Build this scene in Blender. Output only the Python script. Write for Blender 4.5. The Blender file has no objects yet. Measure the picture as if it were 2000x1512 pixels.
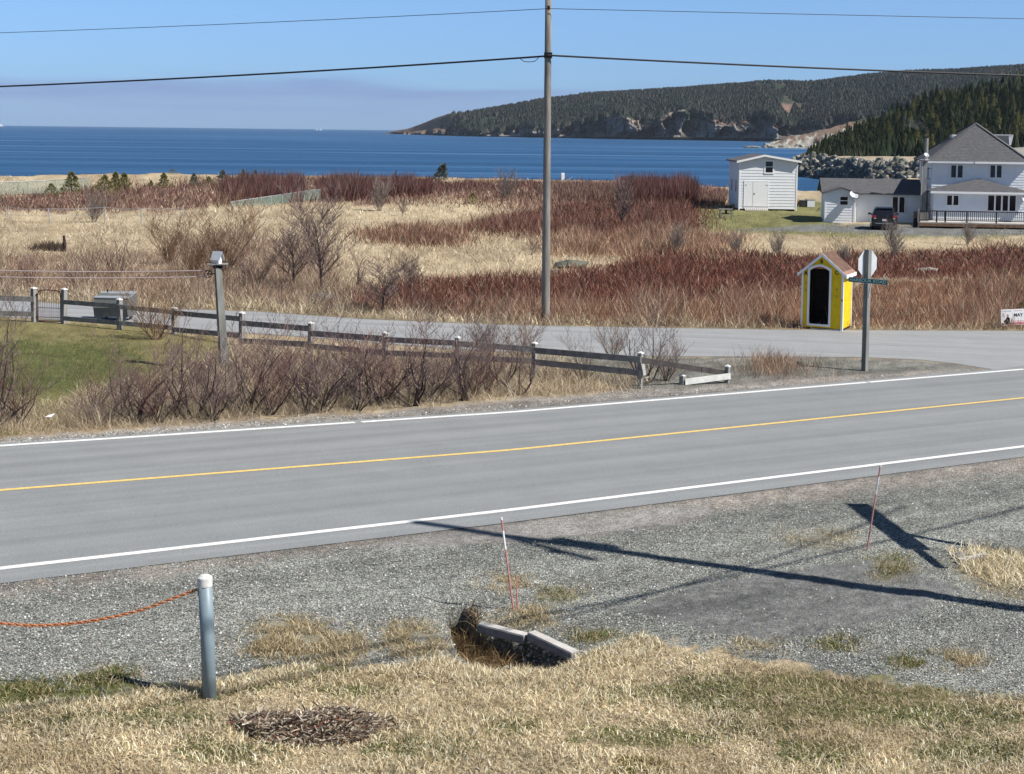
import bpy, math, random
import numpy as np
from mathutils import Vector, Matrix
random.seed(7); RS = np.random.RandomState(7)
sc = bpy.context.scene
COL = sc.collection
# ---------------------------------------------------------------- camera
F_PX = 2900.0; PITCH = math.radians(4.0); CY = 457.1; ROLL = 0.012
CAM = np.array([0.0, 0.0, 6.0])
_F = np.array([0, math.cos(PITCH), -math.sin(PITCH)])
_R0 = np.array([1.0, 0, 0]); _U0 = np.array([0, math.sin(PITCH), math.cos(PITCH)])
_R = math.cos(ROLL)*_R0 + math.sin(ROLL)*_U0
_U = math.cos(ROLL)*_U0 - math.sin(ROLL)*_R0
cd = bpy.data.cameras.new('camera'); cam = bpy.data.objects.new('camera', cd); COL.objects.link(cam)
cd.sensor_width = 36; cd.lens = F_PX/2000*36; cd.clip_start = 0.1; cd.clip_end = 60000; cd.shift_y = -(756-CY)/2000
cam.matrix_world = Matrix(((_R[0], _U[0], -_F[0], CAM[0]), (_R[1], _U[1], -_F[1], CAM[1]), (_R[2], _U[2], -_F[2], CAM[2]), (0, 0, 0, 1)))
sc.camera = cam
# ---------------------------------------------------------------- world, sun, exposure
SUN_AZ = math.radians(114); SUN_EL = math.radians(47)      # azimuth clockwise from +Y
SDIR = np.array([math.sin(SUN_AZ)*math.cos(SUN_EL), math.cos(SUN_AZ)*math.cos(SUN_EL), math.sin(SUN_EL)])
w = bpy.data.worlds.new('World'); sc.world = w; w.use_nodes = True
nt = w.node_tree; nt.nodes.clear(); N = nt.nodes.new; L = nt.links.new
sky = N('ShaderNodeTexSky'); sky.sky_type = 'NISHITA'; sky.sun_disc = False
sky.sun_elevation = SUN_EL; sky.sun_rotation = SUN_AZ; sky.altitude = 0; sky.air_density = 1.0; sky.dust_density = 0.1; sky.ozone_density = 3.0
tc = N('ShaderNodeTexCoord'); sep = N('ShaderNodeSeparateXYZ'); L(tc.outputs['Generated'], sep.inputs[0])
# clear cold sky: the pale horizon band of the model is toned to the even blue of this day
ramp = N('ShaderNodeValToRGB'); L(sep.outputs['Z'], ramp.inputs[0])
cr = ramp.color_ramp; cr.elements[0].position = 0.0; cr.elements[0].color = (0.50, 0.90, 1.84, 1)
cr.elements[1].position = 0.35; cr.elements[1].color = (1, 1, 1, 1)
e = cr.elements.new(0.045); e.color = (0.74, 1.12, 1.93, 1)
e = cr.elements.new(0.10); e.color = (0.98, 1.32, 1.95, 1)
mul = N('ShaderNodeMix'); mul.data_type = 'RGBA'; mul.blend_type = 'MULTIPLY'; mul.inputs[0].default_value = 1
L(sky.outputs[0], mul.inputs[6]); L(ramp.outputs[0], mul.inputs[7])
# thin violet-grey stratus low over the sea
mp = N('ShaderNodeMapping'); mp.inputs['Scale'].default_value = (5, 5, 70); L(tc.outputs['Generated'], mp.inputs[0])
nz = N('ShaderNodeTexNoise'); nz.inputs['Scale'].default_value = 1.3; nz.inputs['Detail'].default_value = 5; L(mp.outputs[0], nz.inputs['Vector'])
madd = N('ShaderNodeMath'); madd.operation = 'MULTIPLY_ADD'; madd.inputs[1].default_value = 0.035; L(nz.outputs['Fac'], madd.inputs[0]); L(sep.outputs['Z'], madd.inputs[2])
r2 = N('ShaderNodeValToRGB'); L(madd.outputs[0], r2.inputs[0]); c2 = r2.color_ramp
c2.elements[0].position = 0.0; c2.elements[0].color = (0.22,)*3+(1,)
c2.elements[1].position = 0.049; c2.elements[1].color = (0, 0, 0, 1)
e = c2.elements.new(0.030); e.color = (0.42,)*3+(1,)
e = c2.elements.new(0.0405); e.color = (0.95,)*3+(1,)
mx = N('ShaderNodeMapRange'); mx.inputs['From Min'].default_value = 0.16; mx.inputs['From Max'].default_value = -0.04
L(sep.outputs['X'], mx.inputs['Value'])
mm = N('ShaderNodeMath'); mm.operation = 'MULTIPLY'; L(r2.outputs[0], mm.inputs[0]); L(mx.outputs[0], mm.inputs[1])
mc = N('ShaderNodeMix'); mc.data_type = 'RGBA'; mc.inputs[7].default_value = (3.3, 4.8, 8.9, 1)
mfac = N('ShaderNodeMath'); mfac.operation = 'MULTIPLY'; mfac.inputs[1].default_value = 0.95; L(mm.outputs[0], mfac.inputs[0])
L(mfac.outputs[0], mc.inputs[0]); L(mul.outputs[2], mc.inputs[6])
bg = N('ShaderNodeBackground'); bg.inputs[1].default_value = 0.050; L(mc.outputs[2], bg.inputs[0])
wo = N('ShaderNodeOutputWorld'); L(bg.outputs[0], wo.inputs[0])
sd = bpy.data.lights.new('sun', 'SUN'); sd.energy = 5.0; sd.angle = math.radians(0.53); sd.color = (1.0, 0.955, 0.89)
so = bpy.data.objects.new('sun', sd); COL.objects.link(so)
so.rotation_euler = Vector(SDIR).to_track_quat('Z', 'Y').to_euler()
sc.view_settings.view_transform = 'Standard'; sc.view_settings.look = 'None'; sc.view_settings.gamma = 1
sc.view_settings.exposure = 0.47; sc.view_settings.use_curve_mapping = False
sc.cycles.max_bounces = 6; sc.cycles.transparent_max_bounces = 8; sc.cycles.volume_bounces = 0
sc.cycles.caustics_reflective = False; sc.cycles.caustics_refractive = False
# ---------------------------------------------------------------- helpers: pixels of the survey photograph <-> world
def ray(px, py):
    px = np.asarray(px, float); py = np.asarray(py, float)
    return _F*F_PX + _R*(px[..., None]-1000) + _U*(CY-py[..., None])
def proj(P):
    d = np.asarray(P, float)-CAM; z = d@_F
    return 1000+F_PX*(d@_R)/z, CY-F_PX*(d@_U)/z
def at(px, py, Y):
    d = ray(np.array(px), np.array(py)); return CAM + d*(Y/d[..., 1])[..., None]
def sm(t):
    t = np.clip(t, 0, 1); return t*t*(3-2*t)
SEA = -4.0
_sh = [(-1400, 335), (-300, 342), (0, 343), (150, 341), (300, 337), (600, 343), (860, 346), (1000, 349), (1200, 352), (1400, 364), (1590, 373), (1700, 379), (1760, 381)]
_sa = []; _sY = []
for _x, _y in _sh:
    d = ray(np.array(_x), np.array(_y)); t = 7.6/(-d[2]); _sa.append(d[0]/d[1]); _sY.append(d[1]*t)
_sa += [_sa[-1]+0.02, 1.0]; _sY += [700, 700]
def T(X, Y):
    X = np.asarray(X, float); Y = np.asarray(Y, float)
    zp = -.018*np.clip(X, -40, 40)-.02*(Y-20)
    s = sm((Y-45)/25); zf = -1.0-.6*sm((Y-150)/60)
    z = zp*(1-s)+zf*s
    a = X/np.maximum(Y, 1); Ys = np.interp(a, _sa, _sY)
    z = z-5.5*sm((Y-Ys)/7)
    return z
def cast(px, py):
    d = ray(px, py); z = np.zeros(d.shape[:-1])-.5
    for _ in range(14):
        t = (CAM[2]-z)/np.maximum(-d[..., 2], 1e-3); z = .5*z+.5*T(d[..., 0]*t, d[..., 1]*t) if _ > 6 else T(d[..., 0]*t, d[..., 1]*t)
    X = d[..., 0]*t; Y = d[..., 1]*t
    return np.stack([X, Y, T(X, Y)], -1)
def g(px, py): return cast(np.array(float(px)), np.array(float(py)))
def ppm(Y): return F_PX/(Y*math.cos(PITCH)+6.6*math.sin(PITCH))
# numpy value noise
def _h(ix, iy, s):
    n = (ix*374761393+iy*668265263+s*974634777) & 0xffffffff
    n = ((n ^ (n >> 13))*1274126177) & 0xffffffff
    return ((n ^ (n >> 16)) & 0xffff)/65535.0
def vn(x, y, s=0):
    x = np.asarray(x, float); y = np.asarray(y, float)
    ix = np.floor(x).astype(np.int64); iy = np.floor(y).astype(np.int64); fx = sm(x-ix); fy = sm(y-iy)
    return (_h(ix, iy, s)*(1-fx)+_h(ix+1, iy, s)*fx)*(1-fy)+(_h(ix, iy+1, s)*(1-fx)+_h(ix+1, iy+1, s)*fx)*fy
def fbm(x, y, s=0, o=4):
    r = 0; a = .5
    for k in range(o): r = r+a*(vn(x*2**k, y*2**k, s+k*17)-.5); a *= .5
    return r*2
def sdpoly(px, py, poly):
    P = np.array(poly, float); best = np.full(px.shape, 1e9); ins = np.zeros(px.shape, bool)
    for i in range(len(P)):
        x0, y0 = P[i]; x1, y1 = P[(i+1) % len(P)]; dx, dy = x1-x0, y1-y0
        t = np.clip(((px-x0)*dx+(py-y0)*dy)/(dx*dx+dy*dy+1e-9), 0, 1)
        best = np.minimum(best, np.hypot(px-x0-t*dx, py-y0-t*dy))
        c = ((y0 > py) != (y1 > py)) & (px < dx*(py-y0)/(dy if dy else 1e-9)+x0); ins ^= c
    return np.where(ins, best, -best)
def sample_poly(poly, n, rs=RS):
    P = np.array(poly, float); lo = P.min(0); hi = P.max(0); out = []; tot = 0
    while tot < n:
        q = lo+rs.rand(n*2, 2)*(hi-lo); k = sdpoly(q[:, 0], q[:, 1], poly) > 0; out.append(q[k]); tot += k.sum()
    return np.concatenate(out)[:n]
# ---------------------------------------------------------------- objects
def tag(o, label=None, cat=None, group=None, kind=None):
    if label: o['label'] = label
    if cat: o['category'] = cat
    if group: o['group'] = group
    if kind: o['kind'] = kind
    return o
def thing(name, label, cat, loc=(0, 0, 0), rz=0, group=None):
    o = bpy.data.objects.new(name, None); COL.objects.link(o); o.location = [float(v) for v in loc]; o.rotation_euler = (0, 0, rz)
    o.empty_display_size = .1
    return tag(o, label, cat, group)
def link(name, me, parent=None, loc=None, rot=None):
    o = bpy.data.objects.new(name, me); COL.objects.link(o)
    if parent is not None: o.parent = parent
    if loc is not None: o.location = [float(v) for v in loc]
    if rot is not None: o.rotation_euler = rot
    return o
def dup(o, parent=None, loc=None, rz=None, scale=None):
    c = o.copy(); COL.objects.link(c)
    if parent is not None: c.parent = parent
    for ch in list(o.children): dup(ch, c)
    if loc is not None: c.location = [float(v) for v in loc]
    if rz is not None: c.rotation_euler[2] = rz
    if scale is not None: c.scale = scale if hasattr(scale, '__len__') else (scale,)*3
    return c
def np_mesh(name, V, Fq, mat=None, smooth=False, col=None, attrs=None):
    """V (n,3), Fq (m,k) faces of one size"""
    V = np.asarray(V, np.float32); Fq = np.asarray(Fq, np.int32); k = Fq.shape[1]
    me = bpy.data.meshes.new(name); me.vertices.add(len(V)); me.vertices.foreach_set('co', V.ravel())
    me.loops.add(Fq.size); me.loops.foreach_set('vertex_index', Fq.ravel())
    me.polygons.add(len(Fq)); me.polygons.foreach_set('loop_start', np.arange(0, Fq.size, k, dtype=np.int32))
    try: me.polygons.foreach_set('loop_total', np.full(len(Fq), k, np.int32))
    except Exception: pass
    me.polygons.foreach_set('use_smooth', np.full(len(Fq), bool(smooth)))
    me.update(calc_edges=True)
    if col is not None:
        a = me.attributes.new('Col', 'FLOAT_COLOR', 'POINT'); c = np.ones((len(V), 4), np.float32); c[:, :3] = col; a.data.foreach_set('color', c.ravel())
    for kname, v in (attrs or {}).items():
        a = me.attributes.new(kname, 'FLOAT', 'POINT'); a.data.foreach_set('value', np.asarray(v, np.float32))
    if mat: me.materials.append(mat)
    return me
class MB:
    """collects polygons into one mesh"""
    def __init__(s): s.v = []; s.f = []
    def add(s, vs, fs):
        b = len(s.v); s.v += [tuple(float(c) for c in p) for p in vs]; s.f += [tuple(b+i for i in f) for f in fs]; return s
    def box(s, x0, x1, y0, y1, z0, z1):
        return s.add([(x0, y0, z0), (x1, y0, z0), (x1, y1, z0), (x0, y1, z0), (x0, y0, z1), (x1, y0, z1), (x1, y1, z1), (x0, y1, z1)],
                     [(0, 3, 2, 1), (4, 5, 6, 7), (0, 1, 5, 4), (1, 2, 6, 5), (2, 3, 7, 6), (3, 0, 4, 7)])
    def beam(s, a, b, w_, h_, up=(0, 0, 1)):
        a = Vector(a); b = Vector(b); d = (b-a).normalized(); u = Vector(up); sx = d.cross(u).normalized(); u = sx.cross(d).normalized()
        vs = []
        for p in (a, b):
            for i, j in ((-1, -1), (1, -1), (1, 1), (-1, 1)): vs.append(p+sx*(i*w_/2)+u*(j*h_/2))
        return s.add(vs, [(0, 1, 2, 3), (7, 6, 5, 4), (0, 4, 5, 1), (1, 5, 6, 2), (2, 6, 7, 3), (3, 7, 4, 0)])
    def tube(s, pts, rad, n=8, cap=True):
        pts = [Vector(p) for p in pts]; b = len(s.v)
        if not hasattr(rad, '__len__'): rad = [rad]*len(pts)
        for i, p in enumerate(pts):
            d = (pts[min(i+1, len(pts)-1)]-pts[max(i-1, 0)]).normalized()
            r = d.orthogonal().normalized() if abs(d.z) < .9 else Vector((1, 0, 0)); r = (r-d*r.dot(d)).normalized(); q = d.cross(r)
            if abs(d.z) < .9:
                q = Vector((0, 0, 1)); q = (q-d*q.dot(d)).normalized(); r = q.cross(d)
            for k in range(n):
                t = 2*math.pi*k/n; s.v.append(tuple(p+(r*math.cos(t)+q*math.sin(t))*rad[i]))
        for i in range(len(pts)-1):
            for k in range(n):
                a = b+i*n+k; c = b+i*n+(k+1) % n; s.f.append((a, c, c+n, a+n))
        if cap: s.f.append(tuple(range(b+n-1, b-1, -1))); s.f.append(tuple(b+(len(pts)-1)*n+k for k in range(n)))
        return s
    def prism(s, poly, d, frame=None):
        """poly: list of 2D (x,z); extruded along y from d[0] to d[1]"""
        n = len(poly); vs = [(x, d[0], z) for x, z in poly]+[(x, d[1], z) for x, z in poly]
        fs = [tuple(range(n)), tuple(range(2*n-1, n-1, -1))]+[(i+n, (i+1) % n+n, (i+1) % n, i) for i in range(n)]
        return s.add(vs, fs)
    def lathe(s, prof, n=16, c=(0, 0, 0)):
        b = len(s.v)
        for r, z in prof:
            for k in range(n): t = 2*math.pi*k/n; s.v.append((c[0]+r*math.cos(t), c[1]+r*math.sin(t), c[2]+z))
        for i in range(len(prof)-1):
            for k in range(n): a = b+i*n+k; q = b+i*n+(k+1) % n; s.f.append((a, q, q+n, a+n))
        return s
    def mesh(s, name, mat, smooth=False, bevel=0):
        me = bpy.data.meshes.new(name); me.from_pydata(s.v, [], s.f); me.materials.append(mat)
        if bevel:
            import bmesh
            bm = bmesh.new(); bm.from_mesh(me)
            bmesh.ops.bevel(bm, geom=[e for e in bm.edges if e.is_manifold and e.calc_face_angle(0) > .6], offset=bevel, segments=1, affect='EDGES', clamp_overlap=True)
            bm.to_mesh(me); bm.free()
        if smooth: me.polygons.foreach_set('use_smooth', [True]*len(me.polygons))
        me.update(); return me
    def obj(s, name, mat, parent=None, smooth=False, loc=None, rot=None, bevel=0):
        return link(name, s.mesh(name, mat, smooth, bevel), parent, loc, rot)
# ---------------------------------------------------------------- materials
def mat(name, c=(.5, .5, .5), rough=.8, spec=.3, nscale=0, namt=0.0, bump=0, bscale=None, c2=None, attr=False, metal=0, trans=0, stretch=None, wear=None):
    m = bpy.data.materials.new(name); m.use_nodes = True; t = m.node_tree; n = t.nodes; b = n['Principled BSDF']
    b.inputs['Roughness'].default_value = rough; b.inputs['Specular IOR Level'].default_value = spec; b.inputs['Metallic'].default_value = metal
    b.inputs['Base Color'].default_value = (*c, 1); src = None
    geo = n.new('ShaderNodeTexCoord'); vec = geo.outputs['Object']
    if stretch:
        mpn = n.new('ShaderNodeMapping'); mpn.inputs['Scale'].default_value = stretch; t.links.new(vec, mpn.inputs[0]); vec = mpn.outputs[0]
    if attr:
        at_ = n.new('ShaderNodeAttribute'); at_.attribute_name = 'Col'; src = at_.outputs['Color']
    if nscale:
        no = n.new('ShaderNodeTexNoise'); no.inputs['Scale'].default_value = nscale; no.inputs['Detail'].default_value = 6; no.inputs['Roughness'].default_value = .65
        t.links.new(vec, no.inputs['Vector'])
        mr = n.new('ShaderNodeMapRange'); mr.inputs['From Min'].default_value = .3; mr.inputs['From Max'].default_value = .7; t.links.new(no.outputs['Fac'], mr.inputs['Value'])
        if c2 is not None:
            mi = n.new('ShaderNodeMix'); mi.data_type = 'RGBA'; mi.inputs[6].default_value = (*c, 1); mi.inputs[7].default_value = (*c2, 1)
            t.links.new(mr.outputs[0], mi.inputs[0]); src = mi.outputs[2]
        else:
            mr.inputs['To Min'].default_value = 1-namt; mr.inputs['To Max'].default_value = 1+namt
            mi = n.new('ShaderNodeMix'); mi.data_type = 'RGBA'; mi.blend_type = 'MULTIPLY'; mi.inputs[0].default_value = 1; mi.inputs[6].default_value = (*c, 1)
            if src: t.links.new(src, mi.inputs[6])
            t.links.new(mr.outputs[0], mi.inputs[7]); src = mi.outputs[2]
        if bump:
            bs = no
            if bscale:
                bs = n.new('ShaderNodeTexNoise'); bs.inputs['Scale'].default_value = bscale; bs.inputs['Detail'].default_value = 5; t.links.new(vec, bs.inputs['Vector'])
            bu = n.new('ShaderNodeBump'); bu.inputs['Distance'].default_value = bump; bu.inputs['Strength'].default_value = 1; t.links.new(bs.outputs['Fac'], bu.inputs['Height']); t.links.new(bu.outputs[0], b.inputs['Normal'])
    if src: t.links.new(src, b.inputs['Base Color'])
    if trans:
        tr = n.new('ShaderNodeBsdfTranslucent'); ms = n.new('ShaderNodeMixShader'); ms.inputs[0].default_value = trans
        if src: t.links.new(src, tr.inputs[0])
        else: tr.inputs[0].default_value = (*c, 1)
        t.links.new(b.outputs[0], ms.inputs[1]); t.links.new(tr.outputs[0], ms.inputs[2]); t.links.new(ms.outputs[0], n['Material Output'].inputs[0])
    return m
M = {}
M['blade'] = mat('blade_material', rough=.85, spec=.1, attr=True, trans=.25)
M['twig'] = mat('twig_material', (.165, .118, .108), .85, .15, 3, .35)
M['twig_grey'] = mat('twig_grey_material', (.20, .17, .15), .85, .15, 3, .3)
M['twig_red'] = mat('twig_red_material', (.17, .10, .088), .85, .15, 3, .35)
M['twig_tan'] = mat('twig_tan_material', (.20, .125, .08), .85, .15, 3, .35)
M['white'] = mat('white_siding_paint', (.74, .76, .78), .55, .3, 2.5, .06)
M['white2'] = mat('white_trim_paint', (.80, .80, .80), .5, .3, 9, .05)
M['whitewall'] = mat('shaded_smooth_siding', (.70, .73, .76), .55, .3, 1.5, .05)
M['glass'] = mat('dark_window_glass', (.008, .009, .012), .08, .5)
M['shingle'] = mat('grey_roof_shingles', (.105, .105, .11), .9, .2, 4, .3, .01, 22, stretch=(1, 1, 3))
M['shingle_brown'] = mat('brown_roof_shingles', (.27, .17, .13), .9, .2, 5, .25, .006, 30)
M['yellow'] = mat('yellow_paint', (.70, .48, .010), .6, .25, 3.5, .16)
M['black'] = mat('black_paint', (.01, .01, .01), .6, .2)
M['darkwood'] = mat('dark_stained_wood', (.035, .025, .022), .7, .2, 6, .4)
M['greywood'] = mat('weathered_grey_wood', (.25, .245, .235), .85, .15, 5, .38, .004, 20, stretch=(1, 1, .25))
M['greyrail'] = mat('weathered_rail_wood', (.22, .215, .205), .85, .15, 5, .4, .003, 22)
M['polewood'] = mat('utility_pole_wood', (.20, .185, .165), .85, .15, 7, .42, .006, 26, stretch=(1, 1, .12))
M['palewood'] = mat('pale_bleached_wood', (.46, .44, .41), .85, .15, 7, .25)
M['capwhite'] = mat('white_post_cap_paint', (.60, .60, .57), .7, .3, 20, .2)
M['cable'] = mat('black_cable', (.012, .012, .014), .6, .3)
M['metal'] = mat('galvanised_metal', (.42, .44, .45), .45, .5, 12, .12, metal=.5)
M['signback'] = mat('sign_back_aluminium', (.50, .52, .54), .55, .4, 6, .1)
M['signgreen'] = mat('green_sign_sheeting', (.004, .10, .07), .45, .4)
M['signtext'] = mat('pale_sign_lettering', (.55, .68, .66), .5, .4)
M['pipe'] = mat('grey_blue_pipe', (.195, .255, .285), .45, .4, 8, .08)
M['chain'] = mat('rusty_orange_chain', (.50, .17, .06), .7, .3, 60, .4)
M['stake'] = mat('faded_red_fibreglass', (.46, .21, .19), .5, .4, 15, .2)
M['stakewhite'] = mat('white_reflective_tape', (.75, .74, .74), .4, .5)
M['rust'] = mat('rusty_iron', (.085, .035, .025), .8, .3, 20, .3)
M['rock'] = mat('grey_rock', (.155, .15, .135), .95, .15, .8, .45, .12, 2.5)
M['rockpale'] = mat('pale_rock', (.30, .29, .25), .95, .15, 1.2, .3, .1, 3)
M['rockgreen'] = mat('lichen_rock', (.125, .13, .105), .95, .15, 1, .4, .1, 3)
M['concrete'] = mat('weathered_culvert_plank', (.21, .205, .20), .9, .2, 9, .3, .006, 40)
M['carpaint'] = mat('black_car_paint', (.008, .009, .014), .22, .6)
M['plastic'] = mat('black_plastic', (.02, .02, .022), .5, .3)
M['tyre'] = mat('tyre_rubber', (.012, .012, .012), .85, .2)
M['rim'] = mat('alloy_rim', (.35, .35, .37), .3, .6, metal=.6)
M['redlens'] = mat('red_lamp_lens', (.35, .01, .015), .25, .6)
M['clearlens'] = mat('clear_lamp_lens', (.7, .7, .72), .2, .6)
M['cloth_mesh'] = mat('green_fence_mesh', (.20, .26, .215), .8, .2, 3, .2)
M['stemdark'] = mat('dark_shrub_stem', (.062, .046, .044), .85, .15, 6, .4)
M['conifer_g'] = mat('conifer_needles_grey', (.13, .14, .11), .8, .15, 2, .4, trans=.12)
M['conifer'] = mat('conifer_needles', (.045, .062, .026), .8, .15, 2, .5, trans=.12)
M['conifer_b'] = mat('conifer_needles_olive', (.16, .155, .055), .8, .15, 2, .45, trans=.12)
M['conifer_c'] = mat('conifer_needles_deep', (.030, .044, .022), .8, .15, 2, .5, trans=.1)
M['bark'] = mat('bark', (.07, .055, .045), .9, .1, 8, .3)
# ================================================================ LAND
PR = dict(  # zones in photograph pixels, cast onto the land
 mainroad=[(-1600, 994), (0, 866), (1000, 801), (2000, 717), (3600, 583), (3600, 702), (2000, 893), (1000, 1021), (0, 1141), (-1600, 1330)],
)
har_top = [(-1400, 520), (-400, 562), (0, 584), (200, 601), (400, 606), (500, 609), (700, 623), (900, 632), (1065, 637), (1300, 641), (1560, 645), (2000, 647), (2600, 650), (3400, 655)]
har_bot = [(-1400, 570), (-400, 598), (0, 618), (240, 633), (340, 640), (470, 650), (600, 658), (750, 671), (900, 683), (1050, 692), (1300, 696), (1550, 697), (1680, 698), (1800, 703), (1870, 711), (1940, 722), (2000, 716), (2600, 666), (3400, 656)]
PR['harbour'] = har_top+har_bot[::-1]
HOLE = [(872, 1188), (905, 1186), (945, 1222), (1035, 1247), (1118, 1280), (1085, 1296), (950, 1294), (900, 1262)]
def smoothband(v, a, b): return sm((v-a)/(b-a))
pys = np.concatenate([np.arange(2300, 1620, -12), np.arange(1620, 1180, -2.4), np.arange(1180, 760, -3.2), np.arange(760, 420, -2.6), np.arange(420, 336, -2.0)])
Yr = 6.6/np.tan(PITCH+np.arctan((pys-CY)/F_PX)); Yr = np.concatenate([Yr[Yr > 5], [0]])[:-1]
Yr = np.concatenate([Yr, np.linspace(Yr[-1]*1.02, 720, 60)])
ar = np.concatenate([np.linspace(-.95, -.46, 40)[:-1], np.linspace(-.46, .46, 520), np.linspace(.46, .95, 40)[1:]])
A, YY = np.meshgrid(ar, Yr); XX = A*YY; ZZ = T(XX, YY)
PX, PY = proj(np.stack([XX, YY, ZZ], -1))
def inside(poly, soft=4, wob=0, wx=25., wy=9., seed=1):
    d = sdpoly(PX, PY, poly)
    if wob: d = d+wob*fbm(PX/wx, PY/wy, seed, 4)
    return sm(.5+d/soft/2)
road = np.maximum(inside(PR['mainroad'], 5), inside(PR['harbour'], 3))
C = np.zeros(XX.shape+(3,)); G = np.zeros(XX.shape)
def paint(wt, col, grav=None, jit=0.0, seed=3):
    global C, G
    col = np.array(col)
    n = 1+jit*fbm(PX/18., PY/6., seed, 4)[..., None] if jit else 1
    C = C*(1-wt[..., None])+col*n*wt[..., None]
    if grav is not None: G = G*(1-wt)+grav*wt
one = np.ones(XX.shape)
TAN = (.42, .34, .225); TAN2 = (.32, .25, .16); RED = (.105, .047, .034); ORG = (.20, .105, .058); MAU = (.15, .085, .065); DRED = (.075, .028, .020)
GRN = (.10, .11, .04); LAWN = (.17, .165, .07); GRAVEL = (.37, .38, .34); PINKG = (.37, .335, .295)
paint(one, TAN, 0, .35)
paint(sm(.5+2.0*fbm(PX/60., PY/14., 5)), TAN2, 0, .3)
Z = {}
def zone(name, poly, col, soft=5, wob=14, grav=0, jit=.4, seed=1, wx=25., wy=8.):
    Z[name] = poly; wt = inside(poly, soft, wob, wx, wy, seed)*(.55 if name[:4] == 'tuft' else 1); paint(wt, col, grav, jit, seed+9); return wt
zone('far_mauve', [(-900, 385), (0, 388), (100, 372), (420, 352), (640, 350), (900, 352), (1060, 356), (1200, 352), (1370, 352), (1420, 370), (1420, 392), (1360, 405), (1060, 412), (900, 400), (760, 400), (600, 392), (420, 404), (150, 412), (0, 412), (-900, 425)], MAU, seed=21)
zone('far_tan', [(860, 385), (1000, 395), (1060, 405), (900, 420), (700, 430), (640, 410)], TAN, seed=22)
zone('bandE', [(905, 447), (1000, 425), (1060, 414), (1200, 398), (1362, 392), (1364, 452), (1200, 460), (1000, 460)], RED, seed=23)
zone('bandF', [(1075, 456), (1200, 458), (1364, 452), (1440, 470), (1400, 495), (1240, 500), (1075, 498)], ORG, seed=24)
zone('bandG', [(712, 456), (770, 444), (900, 448), (905, 478), (830, 482), (720, 470)], ORG, seed=25)
zone('bandH', [(700, 578), (790, 556), (900, 550), (1060, 550), (1200, 520), (1300, 500), (1560, 500), (2000, 488), (2900, 480), (2900, 540), (1990, 540), (1700, 545), (1560, 565), (1300, 590), (1060, 595), (850, 605), (690, 605)], RED, seed=26)
zone('bandI', [(840, 603), (1060, 594), (1300, 588), (1560, 565), (2000, 538), (2900, 540), (2900, 648), (2000, 646), (1560, 643), (1300, 637), (1060, 630), (900, 622)], ORG, seed=27)
zone('bandK', [(-900, 480), (0, 505), (250, 498), (350, 480), (480, 455), (620, 490), (690, 575), (840, 605), (860, 620), (700, 612), (500, 600), (300, 596), (0, 572), (-900, 540)], (.26, .19, .135), seed=28, wob=20)
zone('vergeK', [(-900, 540), (0, 560), (300, 585), (500, 592), (700, 606), (1000, 620), (1560, 634), (2000, 638), (2900, 640), (2900, 650), (2000, 648), (1560, 646), (1065, 640), (700, 626), (400, 612), (200, 606), (0, 590), (-900, 550)], (.25, .205, .135), seed=29, wob=8)
zone('houselawn', [(1362, 405), (1440, 402), (1590, 392), (1640, 400), (1640, 440), (2000, 440), (3000, 430), (3000, 472), (2000, 462), (1800, 466), (1560, 462), (1370, 452)], LAWN, seed=30, wob=6)
zone('housedrive', [(1440, 449), (1560, 441), (1700, 440), (2000, 443), (3000, 440), (3000, 464), (2000, 460), (1780, 461), (1600, 453)], (.20, .20, .195), seed=31, wob=3, grav=.5)
zone('yard', [(-900, 590), (0, 618), (240, 634), (420, 660), (520, 700), (420, 740), (250, 790), (0, 860), (-900, 950)], (.19, .165, .075), seed=32, wob=14)
zone('yardgreen', [(-900, 640), (0, 660), (240, 668), (300, 700), (230, 735), (60, 780), (-900, 830)], GRN, seed=33, wob=26, soft=22)
zone('underbrush', [(150, 830), (170, 790), (350, 745), (500, 690), (900, 690), (1100, 720), (1240, 745), (1235, 764), (1000, 776), (700, 805), (300, 838)], (.27, .215, .15), seed=34)
zone('island', [(1050, 694), (1300, 697), (1560, 698), (1800, 704), (1870, 712), (1935, 722), (1600, 756), (1240, 766), (1200, 750), (1100, 725), (1010, 705)], (.29, .285, .25), seed=35, grav=.8, wob=6)
zone('farshoulder', [(-1600, 990), (-900, 925), (0, 855), (200, 842), (500, 822), (800, 800), (1000, 780), (1200, 766), (1400, 751), (1600, 735), (1900, 722), (1960, 722), (1960, 730), (1000, 806), (0, 875), (-1600, 1000)], PINKG, seed=36, grav=.7, wob=6)
zone('nearshoulder', [(-1600, 1330), (0, 1138), (1000, 1018), (2000, 890), (3600, 700), (3600, 1300), (2000, 1365), (1800, 1338), (1560, 1300), (1420, 1275), (1260, 1244), (1110, 1288), (880, 1290), (700, 1310), (500, 1318), (420, 1342), (200, 1375), (0, 1388), (-1600, 1700)], GRAVEL, seed=37, grav=1, wob=22, wx=40., wy=20., soft=5)
zone('pink1', [(-1600, 1320), (0, 1138), (1000, 1015), (2000, 888), (3600, 690), (3600, 760), (2000, 925), (1400, 1000), (1300, 1030), (1000, 1048), (700, 1075), (0, 1170), (-1600, 1370)], PINKG, seed=38, grav=.75, wob=22, wx=60., wy=9., soft=12)
zone('lane', [(700, 1070), (900, 1030), (1380, 985), (1390, 1005), (1200, 1040), (900, 1062)], (.33, .315, .295), seed=39, grav=.35, wob=10, soft=8)
zone('apron', [(1215, 1185), (1400, 1135), (1560, 1110), (1720, 1092), (1885, 1148), (1780, 1200), (1660, 1225), (1540, 1252), (1400, 1238)], (.205, .207, .198), seed=40, grav=.35, wob=12, soft=7)
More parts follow.
